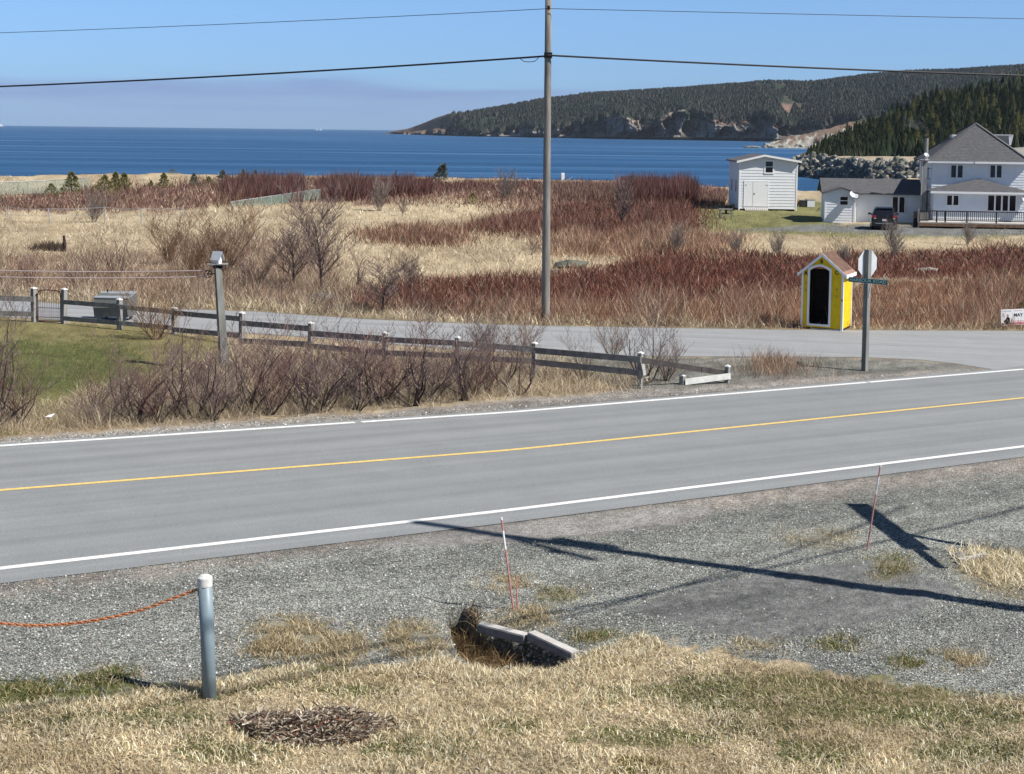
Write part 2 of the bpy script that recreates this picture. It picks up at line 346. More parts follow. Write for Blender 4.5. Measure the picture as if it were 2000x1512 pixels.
for k, (x, y, rx, ry) in enumerate([(1630, 1260, 26, 9), (570, 1240, 70, 32), (660, 1270, 60, 36), (540, 1268, 40, 16), (810, 1252, 62, 40), (1090, 1163, 40, 12), (990, 1140, 30, 10), (1040, 1200, 18, 6), (1605, 1054, 70, 12), (1745, 1110, 40, 22), (1940, 1110, 80, 26), (1985, 1140, 80, 30), (1460, 1262, 60, 10), (1790, 1295, 18, 5), (1870, 1288, 20, 6), (1160, 1244, 22, 9), (185, 1330, 42, 16), (70, 1350, 40, 14), (228, 1320, 16, 8), (1000, 1215, 90, 8)]):
    el = [(x+rx*math.cos(t), y+ry*math.sin(t)) for t in np.linspace(0, 6.28, 12)[:-1]]
    zone('tuft%d' % k, el, (.25, .20, .105) if k not in (16, 17, 18, 0) else (.10, .11, .04), seed=50+k, grav=.1, wob=20, wx=16., wy=8., soft=14)
zone('mixgreen', [(-900, 1500), (0, 1330), (150, 1345), (380, 1338), (560, 1300), (700, 1310), (560, 1345), (400, 1368), (250, 1385), (100, 1410), (0, 1420), (-900, 1620)], (.13, .135, .055), seed=80, wob=22, grav=.1)
for k, (x, y, rx, ry) in enumerate([(1270, 1355, 110, 14), (1420, 1378, 90, 14), (1560, 1330, 180, 12), (1850, 1400, 170, 24), (1760, 1350, 110, 12), (700, 1350, 80, 14), (440, 1475, 120, 20), (1600, 1470, 90, 30), (1480, 1420, 90, 20), (1000, 1425, 60, 12), (1900, 1470, 120, 30), (1700, 1385, 240, 30), (1480, 1345, 200, 26), (1250, 1445, 150, 22), (300, 1400, 160, 14), (820, 1470, 120, 18)]):
    el = [(x+rx*math.cos(t), y+ry*math.sin(t)) for t in np.linspace(0, 6.28, 12)[:-1]]
    zone('lawngreen%d' % k, el, (.135, .14, .055), seed=90+k, wob=26, soft=16, grav=0)
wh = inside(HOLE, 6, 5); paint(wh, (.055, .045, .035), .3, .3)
paint(road, (.12, .12, .12), .3)
_a = g(0, 959); _b = g(2000, 778); _d = (_b-_a)[:2]; _d /= np.linalg.norm(_d); _al = XX*_d[0]+YY*_d[1]; _ac = -XX*_d[1]+YY*_d[0]
C = C*(1+(.42*fbm(_al/9., _ac/.45, 61, 4)+.18*fbm(_al/2.5, _ac/1.2, 62, 3))*(G > .25)*(YY < 60))[..., None]  # along-road streaks in the gravel colour: tyre tracks and painted wire shadows
bmp = .05*fbm(XX*.9, YY*.9, 3)+.03*fbm(XX*5, YY*5, 8)+.10*fbm(XX/6, YY/6, 4)
bmp = bmp*(1-.75*G)*(1-.97*sm(.5+np.maximum(sdpoly(PX, PY, PR['mainroad']), sdpoly(PX, PY, PR['harbour'])+2)/30+.6))
bmp = np.where(YY > 60, bmp*1.5, bmp)
ZZ = ZZ+bmp-.03*np.maximum(inside(PR['mainroad'],3,0)*(sdpoly(PX,PY,PR['mainroad'])>5), (sdpoly(PX,PY,PR['harbour'])>4)) - .55*inside(HOLE, 5, 4) - .10*inside([(860, 1180), (960, 1210), (1120, 1275), (1100, 1310), (900, 1310), (840, 1240)], 30)
shoreline = sm((YY-np.interp(A, _sa, _sY)+2)/3); paint(shoreline*(YY > 190)*(ZZ > -7), (.30, .25, .18), .4)
V = np.stack([XX, YY, ZZ], -1).reshape(-1, 3); nr, nc = XX.shape
idx = np.arange(nr*nc).reshape(nr, nc); Fq = np.stack([idx[:-1, :-1], idx[:-1, 1:], idx[1:, 1:], idx[1:, :-1]], -1).reshape(-1, 4)
# ground material
gm = bpy.data.materials.new('ground_material'); gm.use_nodes = True; t = gm.node_tree; n = t.nodes; K = t.links.new; b = n['Principled BSDF']
b.inputs['Roughness'].default_value = .95; b.inputs['Specular IOR Level'].default_value = .12
aC = n.new('ShaderNodeAttribute'); aC.attribute_name = 'Col'; aG = n.new('ShaderNodeAttribute'); aG.attribute_name = 'grav'
geo = n.new('ShaderNodeNewGeometry')
def noise(sc_, det=6, rough=.6):
    q = n.new('ShaderNodeTexNoise'); q.inputs['Scale'].default_value = sc_; q.inputs['Detail'].default_value = det; q.inputs['Roughness'].default_value = rough; K(geo.outputs['Position'], q.inputs['Vector']); return q
def mrange(src, a, b_, c_, d_):
    q = n.new('ShaderNodeMapRange'); q.inputs['From Min'].default_value = a; q.inputs['From Max'].default_value = b_; q.inputs['To Min'].default_value = c_; q.inputs['To Max'].default_value = d_; K(src, q.inputs['Value']); return q.outputs[0]
def mult(a_, b_, f=1):
    q = n.new('ShaderNodeMix'); q.data_type = 'RGBA'; q.blend_type = 'MULTIPLY'; q.inputs[0].default_value = 1
    K(a_, q.inputs[6]); K(b_, q.inputs[7]); return q
v1 = n.new('ShaderNodeTexVoronoi'); v1.inputs['Scale'].default_value = 36; K(geo.outputs['Position'], v1.inputs['Vector'])
v1.inputs['Randomness'].default_value = 1
sepc = n.new('ShaderNodeSeparateColor'); K(v1.outputs['Color'], sepc.inputs[0])
cell = mrange(sepc.outputs[0], 0, 1, .48, 1.58)
edge = mrange(v1.outputs['Distance'], .25, .75, 1.1, .35)
ml = n.new('ShaderNodeMath'); ml.operation = 'MULTIPLY'; K(cell, ml.inputs[0]); K(edge, ml.inputs[1])
lerp = n.new('ShaderNodeMix'); lerp.data_type = 'FLOAT'; lerp.inputs[2].default_value = 1; K(aG.outputs['Fac'], lerp.inputs[0]); K(ml.outputs[0], lerp.inputs[3])
n1 = noise(14, 8, .7); n2 = noise(.9, 5)
c_ = mult(aC.outputs['Color'], lerp.outputs[0]); c_ = mult(c_.outputs[2], mrange(n1.outputs['Fac'], .25, .75, .55, 1.45)); c_ = mult(c_.outputs[2], mrange(n2.outputs['Fac'], .3, .7, .84, 1.16))
K(c_.outputs[2], b.inputs['Base Color'])
bu = n.new('ShaderNodeBump'); bu.inputs['Distance'].default_value = .02; K(lerp.outputs[0], bu.inputs['Height'])
bu2 = n.new('ShaderNodeBump'); bu2.inputs['Distance'].default_value = .05; K(n1.outputs['Fac'], bu2.inputs['Height']); K(bu.outputs[0], bu2.inputs['Normal']); K(bu2.outputs[0], b.inputs['Normal'])
o = link('ground', np_mesh('ground', V, Fq, gm, True, C.reshape(-1, 3), {'grav': G.ravel()})); tag(o, 'land sloping from the dry lawn past the roads to the shore', kind='structure')
GZ = ZZ  # for height lookup on the sculpted ground
def ground_z(X, Y):
    """height of the built ground mesh (bilinear in its own grid)"""
    X = np.asarray(X, float); Y = np.asarray(Y, float); a = X/Y
    i = np.interp(Y, Yr, np.arange(nr)); j = np.interp(a, ar, np.arange(nc))
    i0 = np.clip(i.astype(int), 0, nr-2); j0 = np.clip(j.astype(int), 0, nc-2); fi = i-i0; fj = j-j0
    return (GZ[i0, j0]*(1-fj)+GZ[i0, j0+1]*fj)*(1-fi)+(GZ[i0+1, j0]*(1-fj)+GZ[i0+1, j0+1]*fj)*fi
def gcol(X, Y):
    a = X/Y; i = np.clip(np.interp(Y, Yr, np.arange(nr)).round().astype(int), 0, nr-1); j = np.clip(np.interp(a, ar, np.arange(nc)).round().astype(int), 0, nc-1)
    return C[i, j], G[i, j]
# ---------------------------------------------------------------- roads
def strip(name, top, bot, nx, ny, dz, m, xr=None, label=None):
    top = np.array(top, float); bot = np.array(bot, float)
    x0, x1 = xr or (max(top[0, 0], bot[0, 0]), min(top[-1, 0], bot[-1, 0]))
    xs = np.linspace(x0, x1, nx); yt = np.interp(xs, top[:, 0], top[:, 1]); yb = np.interp(xs, bot[:, 0], bot[:, 1])
    s = np.linspace(0, 1, ny)[:, None]; py = yt*(1-s)+yb*s; px = np.broadcast_to(xs, py.shape)
    P = cast(px, py); P[..., 2] += dz; P = P.reshape(-1, 3)
    ix = np.arange(nx*ny).reshape(ny, nx); f = np.stack([ix[:-1, :-1], ix[1:, :-1], ix[1:, 1:], ix[:-1, 1:]], -1).reshape(-1, 4)
    o = link(name, np_mesh(name, P, f, m, True)); return tag(o, label, kind='structure')
def asphalt(name, c, c2, along):
    m = bpy.data.materials.new(name); m.use_nodes = True; t = m.node_tree; n = t.nodes; K = t.links.new; b = n['Principled BSDF']
    b.inputs['Roughness'].default_value = .8; b.inputs['Specular IOR Level'].default_value = .3
    geo = n.new('ShaderNodeNewGeometry'); mp = n.new('ShaderNodeMapping'); mp.vector_type = 'TEXTURE'; mp.inputs['Rotation'].default_value = (0, 0, along); mp.inputs['Scale'].default_value = (55, .42, 1)
    K(geo.outputs['Position'], mp.inputs[0])
    a = n.new('ShaderNodeTexNoise'); a.inputs['Scale'].default_value = 1.0; a.inputs['Detail'].default_value = 4; K(mp.outputs[0], a.inputs['Vector'])
    f = n.new('ShaderNodeTexNoise'); f.inputs['Scale'].default_value = 55; f.inputs['Detail'].default_value = 4; f.inputs['Roughness'].default_value = .8; K(geo.outputs['Position'], f.inputs['Vector'])
    g2 = n.new('ShaderNodeTexNoise'); g2.inputs['Scale'].default_value = 1.1; g2.inputs['Detail'].default_value = 6; K(geo.outputs['Position'], g2.inputs['Vector'])
    def mr(s, A_, B_, C_, D_):
        q = n.new('ShaderNodeMapRange'); 
        for k_, v_ in zip(('From Min', 'From Max', 'To Min', 'To Max'), (A_, B_, C_, D_)): q.inputs[k_].default_value = v_
        K(s, q.inputs['Value']); return q.outputs[0]
    mi = n.new('ShaderNodeMix'); mi.data_type = 'RGBA'; mi.inputs[6].default_value = (*c, 1); mi.inputs[7].default_value = (*c2, 1); K(mr(a.outputs['Fac'], .3, .7, 0, 1), mi.inputs[0])
    src = mi.outputs[2]
    for nd, lo, hi in ((f, .62, 1.38), (g2, .95, 1.05)):
        q = n.new('ShaderNodeMix'); q.data_type = 'RGBA'; q.blend_type = 'MULTIPLY'; q.inputs[0].default_value = 1; K(src, q.inputs[6]); K(mr(nd.outputs['Fac'], .3, .7, lo, hi), q.inputs[7]); src = q.outputs[2]
    K(src, b.inputs['Base Color'])
    bu = n.new('ShaderNodeBump'); bu.inputs['Distance'].default_value = .006; K(f.outputs['Fac'], bu.inputs['Height']); K(bu.outputs[0], b.inputs['Normal'])
    return m
paint_=None
p0 = g(0, 959); p1 = g(2000, 778); RDIR = math.atan2(p1[1]-p0[1], p1[0]-p0[0])
M['asphalt'] = asphalt('main_road_asphalt', (.195, .205, .208), (.25, .26, .262), RDIR)
M['asphalt2'] = asphalt('harbour_road_asphalt', (.30, .305, .305), (.24, .245, .248), math.radians(-6))
strip('harbour_road', har_top, har_bot, 300, 16, .006, M['asphalt2'], label='worn pale side road joining the main road')
strip('main_road', [(-1600, 994), (0, 866), (1000, 801), (2000, 717), (3600, 583)], [(-1600, 1330), (0, 1141), (1000, 1021), (2000, 893), (3600, 702)], 300, 20, .010, M['asphalt'], label='two-lane asphalt road crossing the picture')
def paintmat(name, c): return mat(name, c, .7, .25, 16, .24)
M['linewhite'] = paintmat('white_road_paint', (.72, .72, .70)); M['lineyellow'] = paintmat('yellow_road_paint', (.70, .50, .16))
def line(name, pts, hw, m, label, gaps=()):
    pts = np.array(pts, float); P = cast(pts[:, 0], pts[:, 1]); d = P[-1]-P[0]; d /= np.linalg.norm(d); nrm = np.array([-d[1], d[0], 0])
    out = []; segs = []; x0 = pts[0, 0]
    for g0, g1 in list(gaps)+[(pts[-1, 0], None)]: segs.append((x0, g0)); x0 = g1
    mb = MB()
    for a0, a1 in segs:
        xs = np.linspace(a0, a1, max(2, int((a1-a0)/40))); ys = np.interp(xs, pts[:, 0], pts[:, 1]); Q = cast(xs, ys); Q[:, 2] += .015
        vs = [];
        for q in Q: vs += [q-nrm*hw, q+nrm*hw]
        mb.add(vs, [(2*i, 2*i+2, 2*i+3, 2*i+1) for i in range(len(xs)-1)])
    o = mb.obj(name, m); return tag(o, label, kind='structure')
line('edge_line', [(-1600, 1316), (0, 1112), (1000, 997), (2000, 873), (3600, 682)], .07, M['linewhite'], 'white edge line on the near side of the main road')
line('edge_line', [(-1600, 1000), (0, 872), (1000, 806), (2000, 722)], .075, M['linewhite'], 'white edge line on the far side of the main road', gaps=[(693, 706), (1693, 1697)])
line('centre_line', [(-1600, 1110), (0, 959), (1000, 880), (2000, 778), (3600, 620)], .06, M['lineyellow'], 'yellow centre line of the main road')
# ---------------------------------------------------------------- sea
sm_ = bpy.data.materials.new('sea_water'); sm_.use_nodes = True; t = sm_.node_tree; n = t.nodes; K = t.links.new; b = n['Principled BSDF']
geo = n.new('ShaderNodeNewGeometry')
mp = n.new('ShaderNodeMapping'); mp.vector_type = 'TEXTURE'; mp.inputs['Scale'].default_value = (330, 30, 1); mp.inputs['Rotation'].default_value = (0, 0, .04); K(geo.outputs['Position'], mp.inputs[0])
a = n.new('ShaderNodeTexNoise'); a.inputs['Scale'].default_value = .8; a.inputs['Detail'].default_value = 5; a.inputs['Roughness'].default_value = .62; a.inputs['Distortion'].default_value = .7; K(mp.outputs[0], a.inputs['Vector'])
rp = n.new('ShaderNodeValToRGB'); K(a.outputs['Fac'], rp.inputs[0]); c = rp.color_ramp
c.elements[0].position = .36; c.elements[0].color = (.014, .062, .142, 1); c.elements[1].position = .70; c.elements[1].color = (.075, .18, .345, 1)
e = c.elements.new(.50); e.color = (.017, .073, .172, 1)
K(rp.outputs[0], b.inputs['Base Color']); b.inputs['Roughness'].default_value = .42; b.inputs['Specular IOR Level'].default_value = .22
mp2 = n.new('ShaderNodeMapping'); mp2.vector_type = 'TEXTURE'; mp2.inputs['Scale'].default_value = (7, 2.2, 1); K(geo.outputs['Position'], mp2.inputs[0])
a2 = n.new('ShaderNodeTexNoise'); a2.inputs['Scale'].default_value = 1; a2.inputs['Detail'].default_value = 8; a2.inputs['Roughness'].default_value = .7; K(mp2.outputs[0], a2.inputs['Vector'])
bu = n.new('ShaderNodeBump'); bu.inputs['Distance'].default_value = .8; K(a2.outputs['Fac'], bu.inputs['Height']); K(bu.outputs[0], b.inputs['Normal'])
ys = np.concatenate([[140], np.geomspace(180, 9500, 60)]); xs = np.linspace(-1.2, 1.2, 41); AA, Y2 = np.meshgrid(xs, ys)
V = np.stack([AA*Y2, Y2, np.full(AA.shape, SEA)], -1).reshape(-1, 3); ix = np.arange(AA.size).reshape(AA.shape)
f = np.stack([ix[:-1, :-1], ix[:-1, 1:], ix[1:, 1:], ix[1:, :-1]], -1).reshape(-1, 4)
tag(link('sea', np_mesh('sea', V, f, sm_, True)), 'calm blue sea of the bay reaching the horizon', kind='structure')
# ---------------------------------------------------------------- hills
def curve(pts, x): P = np.array(pts, float); return np.interp(x, P[:, 0], P[:, 1])
def hill(name, x0, x1, nx, ny, base, top, dbase, dtop, prof, rough, mtl, label, seed, extra=None):
    xs = np.linspace(x0, x1, nx)[None, :]; s = np.linspace(0, 1, ny)[:, None]
    yb = curve(base, xs); yt = curve(top, xs); D0 = curve(dbase, xs); D1 = curve(dtop, xs)
    P0 = at(xs[0], yb[0], D0[0]); P1 = at(xs[0], yt[0], D1[0]); hz = (P1-P0)
    hs, ds = prof(xs, s)        # height fraction, depth fraction
    X = P0[None, :, 0]+ds*hz[None, :, 0]; Y = P0[None, :, 1]+ds*hz[None, :, 1]; Zh = P0[None, :, 2]+hs*hz[None, :, 2]
    nzv = fbm(X/rough[1], Y/rough[1]+Zh/rough[1], seed, 5)*rough[0]*sm(s*8)*(1-.6*sm((s-.8)*5))
    rel = fbm(X/rough[2], Zh/rough[2]*.45+Y/rough[2]*.3, seed+5, 5)+(.35*fbm(X/rough[2]*3.2, Zh/rough[2]*.8, seed+8, 4))
    Yd = Y+rel*rough[3]*sm(s*6)*(1-sm((s-.35)*4)); Z_ = Zh+nzv
    back = np.stack([X[-1]*1.08, Y[-1]*1.08+20, np.full(nx, SEA-2)], -1)[None]
    low = np.stack([X[0], Y[0]-2, np.full(nx, min(SEA-3, float(P0[:, 2].min())-3))], -1)[None]
    G3 = np.concatenate([low, np.stack([X, Yd, Z_], -1), back]); hh = np.concatenate([[np.zeros(nx)], np.broadcast_to(s, X.shape), [np.ones(nx)]])
    if extra is not None: colr = extra(G3, hh, np.broadcast_to(xs, G3.shape[:2]))
    ix = np.arange(G3.shape[0]*nx).reshape(-1, nx); f = np.stack([ix[:-1, :-1], ix[:-1, 1:], ix[1:, 1:], ix[1:, :-1]], -1).reshape(-1, 4)
    o = link(name, np_mesh(name, G3.reshape(-1, 3), f, mtl, False, colr.reshape(-1, 3))); tag(o, label, kind='structure')
    return G3, hh, xs[0]
M['hill'] = mat('hill_ground', rough=.95, spec=.05, attr=True, nscale=.35, namt=.6, bump=2.5, bscale=.3, stretch=(1, 1, .3))
M['hillnear'] = mat('near_hill_ground', rough=.95, spec=.05, attr=True, nscale=.5, namt=.35, bump=.4, bscale=1.1)
def lerp3(a_, b_, w_): return a_*(1-w_[..., None])+b_*w_[..., None]
HT = [(752, 259.5), (800, 250), (840, 234), (875, 223), (925, 221), (1000, 209), (1060, 199), (1150, 188), (1250, 182), (1350, 177), (1450, 171), (1500, 165), (1550, 164), (1590, 166), (1640, 160), (1700, 153), (1800, 147), (1900, 142), (2000, 134), (2200, 124), (2600, 120)]
HB = [(752, 261), (900, 265.5), (1100, 269), (1300, 271), (1500, 273), (1700, 275), (2600, 280)]
HD0 = [(752, 2900), (900, 2250), (1100, 2050), (1300, 1900), (1500, 1800), (2600, 1700)]
HD1 = [(752, 2920), (900, 2420), (1100, 2500), (1300, 2600), (1500, 2600), (2600, 2600)]
def prof_far(x, s):
    cl = .33+.10*np.sin(x/90.)+.06*np.sin(x/23.); k = .45
    h = np.where(s < k, cl*(s/k)**.9, cl+(1-cl)*sm((s-k)/(1-k))**.8); d = np.where(s < k, .05*(s/k), .05+.95*(s-k)/(1-k)); return h, d
def far_col(G3, hh, px):
    pn = fbm(px/34., hh*9, 3, 5); c0 = np.array((.155, .135, .125)); rock = np.array((.22, .205, .19)); dark = np.array((.035, .048, .032)); brown = np.array((.20, .135, .105)); pale = np.array((.30, .25, .21))
    C_ = np.broadcast_to(dark, G3.shape).copy()
    C_ = lerp3(C_, brown, sm((fbm(px/50., hh*5, 11)+.1-(hh-.42)*1.6)*4)); C_ = lerp3(C_, pale, .8*sm((fbm(px/28., hh*14, 15)-.12)*8)*sm((.55-hh)*6))
    C_ = lerp3(C_, rock*1.0, sm((.33+.12*pn-hh)*10)); C_ = lerp3(C_, rock*.42, sm((fbm(px/7., hh*2.0, 19, 5)-.02)*6)*sm((.34-hh)*8))
    C_ = lerp3(C_, brown, sm((900-px)/60)*sm((hh-.15)*5)*.85)
    C_ = lerp3(C_, np.array((.15, .12, .085)), sm((60-abs(px-1540))/30)*sm((hh-.9)*12))
    C_ = lerp3(C_, np.array((.12, .085, .075)), .6*sm((fbm(px/90., hh*11, 29)-.05)*6)*sm((hh-.6)*5)*sm((px-1450)/100))
    C_ = lerp3(C_, np.array((.02, .02, .02)), sm((.03-hh)*60))
    return C_
far3, farh, farx = hill('headland', 752, 2600, 620, 130, HB, HT, HD0, HD1, prof_far, (7, 90, 26, 150), M['hill'], 'far wooded headland with grey sea cliffs', 31, far_col)
# middle point of rocks
MT = [(1490, 288), (1510, 282), (1540, 268), (1580, 262), (1620, 250), (1660, 238), (1720, 225), (1900, 215), (2300, 200)]
MB0 = [(1490, 289), (1600, 290.5), (1750, 293), (2300, 300)]
def prof_mid(x, s): return s**1.0, s**1.1
def mid_col(G3, hh, px):
    rock = np.array((.27, .265, .24)); brown = np.array((.15, .11, .085)); dark = np.array((.04, .05, .03))
    C_ = np.broadcast_to(rock, G3.shape).copy()*(1+.9*fbm(px/4., hh*9, 41, 3))[..., None]
    C_ = lerp3(C_, brown, sm((fbm(px/16., hh*5, 43)+(hh-.5)*1.5)*5)); C_ = lerp3(C_, dark, sm((fbm(px/20., hh*4, 45)+(px-1660)/60)*4)); return np.clip(C_, 0.01, 1)
hill('rocky_point', 1490, 2300, 320, 34, MB0, MT, [(1490, 1010), (2300, 930)], [(1490, 1012), (1560, 1060), (1700, 1150), (2300, 1200)], prof_mid, (5, 20, 9, 14), M['hillnear'], 'low point of broken grey rock below the headland', 47, mid_col)
# near wooded hill
NT = [(1548, 306), (1575, 296), (1600, 286), (1650, 264), (1700, 246), (1760, 224), (1850, 196), (1920, 176), (2000, 160), (2200, 120), (2600, 90)]
NB = [(1548, 306), (1620, 310), (1700, 311), (1800, 311), (1900, 305), (1960, 296), (2050, 290), (2600, 285)]
ND0 = [(1548, 400), (1700, 430), (1900, 440), (2600, 440)]; ND1 = [(1548, 410), (1600, 450), (1700, 520), (1850, 620), (2000, 700), (2600, 760)]
def prof_near(x, s): return s**.92, s
def near_col(G3, hh, px):
    C_ = np.broadcast_to(np.array((.045, .042, .028)), G3.shape).copy(); C_ = lerp3(C_, np.array((.14, .10, .06)), sm((fbm(px/20., hh*6, 53)-.15)*6))
    C_ = lerp3(C_, np.array((.20, .19, .17)), sm((.07-hh)*40)*sm((1700-px)/60)); return C_
near3, nearh, nearx = hill('wooded_hill', 1548, 2600, 300, 50, NB, NT, ND0, ND1, prof_near, (1.5, 25, 12, 3), M['hillnear'], 'steep hill of dark conifers behind the white house', 55, near_col)
BT = [(1548, 342), (1558, 312), (1566, 302), (1600, 306), (1700, 314), (1800, 318), (2600, 322)]; BB = [(1548, 344), (1600, 349), (1700, 366), (1800, 378), (2600, 390)]
BD = [(x, 10*2900/(y-254.3-.012*(x-1000))) for x, y in BB]; BD1 = [(x, D+16) for x, D in BD]
def brk_col(G3, hh, px): return np.broadcast_to(np.array((.13, .125, .115)), G3.shape).copy()
brk3, brkh, brkx = hill('breakwater_mound', 1548, 2600, 200, 14, BB, BT, BD, BD1, lambda x, s: (s**.8+0*x, s+0*x), (.5, 3, 3, .4), M['hillnear'], 'stony core under the breakwater boulders', 63, brk_col)
xs = np.linspace(1590, 2600, 120); rows = []
rows.append(brk3[-2][np.clip(np.searchsorted(brkx, xs), 0, len(brkx)-1)]-np.array([0, 0, .2]))
for yt_, D_ in ((309.5, 1.0), (311, 1.03)):
    D2 = curve(ND0, xs)*D_; rows.append(at(xs, np.full(xs.shape, yt_) if D_ == 1.0 else curve(NB, xs), D2)+np.array([0, 0, .6 if D_ == 1.0 else -1.5]))
G3 = np.array(rows); G3[:, :, 2] += .2*fbm(G3[:, :, 0]/6, G3[:, :, 1]/6, 61)
ix = np.arange(G3.shape[0]*120).reshape(-1, 120); f = np.stack([ix[:-1, :-1], ix[:-1, 1:], ix[1:, 1:], ix[1:, :-1]], -1).reshape(-1, 4)
M['shelf'] = mat('sandy_gravel', (.36, .30, .22), .95, .1, .4, .3)
tag(link('gravel_shelf', np_mesh('gravel_shelf', G3.reshape(-1, 3), f, M['shelf'], True)), 'pale gravel shelf behind the breakwater rocks', kind='structure')
# ================================================================ VEGETATION
def blades(name, P, h, wd, lean, col, label, kind='stuff', seg=2, curl=.5, parent=None, dirv=None, m=None):
    """grass or twig blades: P (n,3) roots, h heights, wd widths, lean 0..1, col (n,3); seg=2 bent (3 triangles), seg=1 single triangle"""
    n = len(P); h = np.broadcast_to(np.asarray(h, float), n); wd = np.broadcast_to(np.asarray(wd, float), n); lean = np.broadcast_to(np.asarray(lean, float), n)
    th = RS.rand(n)*6.283 if dirv is None else dirv+RS.randn(n)*.7
    ld = np.stack([np.cos(th), np.sin(th), 0*th], -1); ph = RS.rand(n)*6.283; sdv = np.stack([np.cos(ph), np.sin(ph), 0*ph], -1)
    up = np.array([0, 0, 1.0])
    t1 = lean*np.sqrt(RS.rand(n))*1.25; t2 = np.minimum(t1+curl*(.3+RS.rand(n))*lean*1.1, 1.75)
    p1 = P+(ld*np.sin(t1)[:, None]+up*np.cos(t1)[:, None])*(h*.55)[:, None]
    p2 = p1+(ld*np.sin(t2)[:, None]+up*np.cos(t2)[:, None])*(h*.5)[:, None]
    w2 = (wd*.5)[:, None]*sdv
    if seg == 1:
        V = np.stack([P-w2, P+w2, p2], 1).reshape(-1, 3); F_ = np.arange(3*n).reshape(n, 3); cc = np.repeat(col, 3, 0)
    else:
        V = np.stack([P-w2, P+w2, p1-w2*.8, p1+w2*.8, p2], 1).reshape(-1, 3); b = np.arange(n)[:, None]*5
        F_ = np.concatenate([b+np.array([[0, 1, 3]]), b+np.array([[0, 3, 2]]), b+np.array([[2, 3, 4]])]); cc = np.repeat(col, 5, 0)
    me = np_mesh(name, V, F_, m or M['blade'], False, cc); o = link(name, me, parent)
    if label: tag(o, label, kind=kind)
    return o
def cols(n, pal, jit=.2, wts=None):
    pal = np.array(pal); k = RS.choice(len(pal), n, p=wts); return np.clip(pal[k]*(1+jit*RS.randn(n, 1)), .005, .9)
def onland(q, sink=.0):
    P = cast(q[:, 0], q[:, 1]); P[:, 2] = ground_z(P[:, 0], P[:, 1])-sink; return P
def clear_of(q, names=(), extra=()):
    k = np.ones(len(q), bool)
    for p in [PR['mainroad'], PR['harbour']]+list(extra): k &= sdpoly(q[:, 0], q[:, 1], p) < -1.5
    return q[k]
GRASSP = [(.78, .67, .46), (.66, .55, .36), (.50, .41, .26), (.90, .82, .62), (.28, .22, .135), (.27, .27, .13)]
# --- near lawn: matted dead grass
lawn = [(-500, 1640), (-500, 1400), (0, 1392), (200, 1378), (420, 1340), (560, 1322), (880, 1296), (1000, 1298), (1110, 1292), (1250, 1252), (1340, 1268), (1560, 1312), (1800, 1340), (2000, 1362), (2500, 1400), (2500, 1640)]
def lawncol(q, P):
    n = len(q); c = cols(n, GRASSP, .18, [.26, .27, .19, .13, .10, .05]); cc, _ = gcol(P[:, 0], P[:, 1])
    green = np.clip((cc[:, 1]/np.maximum(cc[:, 0], .01)-.80)/.35, 0, 1)  # where the turf under it is green
    gsel = RS.rand(n) < green*.62
    c[gsel] = cols(gsel.sum(), [(.15, .165, .06), (.22, .22, .09), (.12, .12, .05)], .22)
    dk = fbm(P[:, 0]*.9, P[:, 1]*.9, 71); c *= (.93+.42*np.clip(dk, -1, .5)+.2*fbm(P[:, 0]*3.5, P[:, 1]*3.5, 72))[:, None]; bn = sm((fbm(P[:, 0]*.6, P[:, 1]*.9, 74)-.12)*6)*.55; c = c*(1-bn[:, None])+np.array([.36, .28, .17])*bn[:, None]*(.6+.8*RS.rand(n, 1)); return c
q = sample_poly(lawn, 150000); P = onland(q, .005)
q2 = fbm(P[:, 0]*1.3, P[:, 1]*1.3, 77); hh_ = (.04+.085*RS.rand(len(P)))*(1+.9*np.clip(q2, -.6, 1))
blades('lawn_grass', P, hh_, .0075+.004*RS.rand(len(P)), .97, lawncol(q, P), 'matted dead grass with green patches in the near lawn', curl=.8)
# taller tan fringe where the lawn meets the gravel and the ditch
fr = [(880, 1288), (960, 1294), (1085, 1296), (1120, 1290), (1250, 1240), (1300, 1258), (1240, 1300), (1100, 1330), (900, 1340), (800, 1330), (700, 1325)]
q = np.concatenate([sample_poly(fr, 9000), sample_poly([(0, 1385), (200, 1368), (420, 1335), (600, 1300), (620, 1325), (420, 1362), (200, 1395), (0, 1410)], 7000)]); P = onland(q)
blades('fringe_grass', P, .05+.09*RS.rand(len(P)), .009, .95, cols(len(P), GRASSP[:5], .2), 'long pale grass fringing the ditch and the lawn edge')
# scattered weeds and tufts over the gravel
tk = [k for k in Z if k.startswith('tuft')]+['mixgreen']
qs = []
for k in tk:
    n_ = 9000 if k == 'mixgreen' else 2600 if k in ('tuft1', 'tuft2', 'tuft4', 'tuft3') else int(450+900*RS.rand()); qs.append(sample_poly(Z[k], n_))
q = np.concatenate(qs); gflag = np.concatenate([np.full(len(a), k in ('mixgreen', 'tuft0', 'tuft5', 'tuft9', 'tuft13', 'tuft15', 'tuft16', 'tuft17', 'tuft18')) for k, a in zip(tk, qs)]); q = q+RS.randn(*q.shape)*np.array([26, 9]); gflag = gflag[(sdpoly(q[:, 0], q[:, 1], HOLE) < 0)]; q = q[(sdpoly(q[:, 0], q[:, 1], HOLE) < 0)]; P = onland(q); keep = vn(P[:, 0]*4, P[:, 1]*4, 5)+.5*vn(P[:, 0]*15, P[:, 1]*15, 6) > .66; q, P = q[keep], P[keep]; gflag = gflag[keep]; cc, _ = gcol(P[:, 0], P[:, 1])
gr = gflag & (RS.rand(len(P)) < .7); c = cols(len(P), [(.50, .41, .25), (.38, .30, .17), (.62, .53, .35), (.2, .15, .08)], .2); c[gr] = cols(gr.sum(), [(.08, .11, .03), (.13, .16, .05), (.30, .25, .13)], .2)
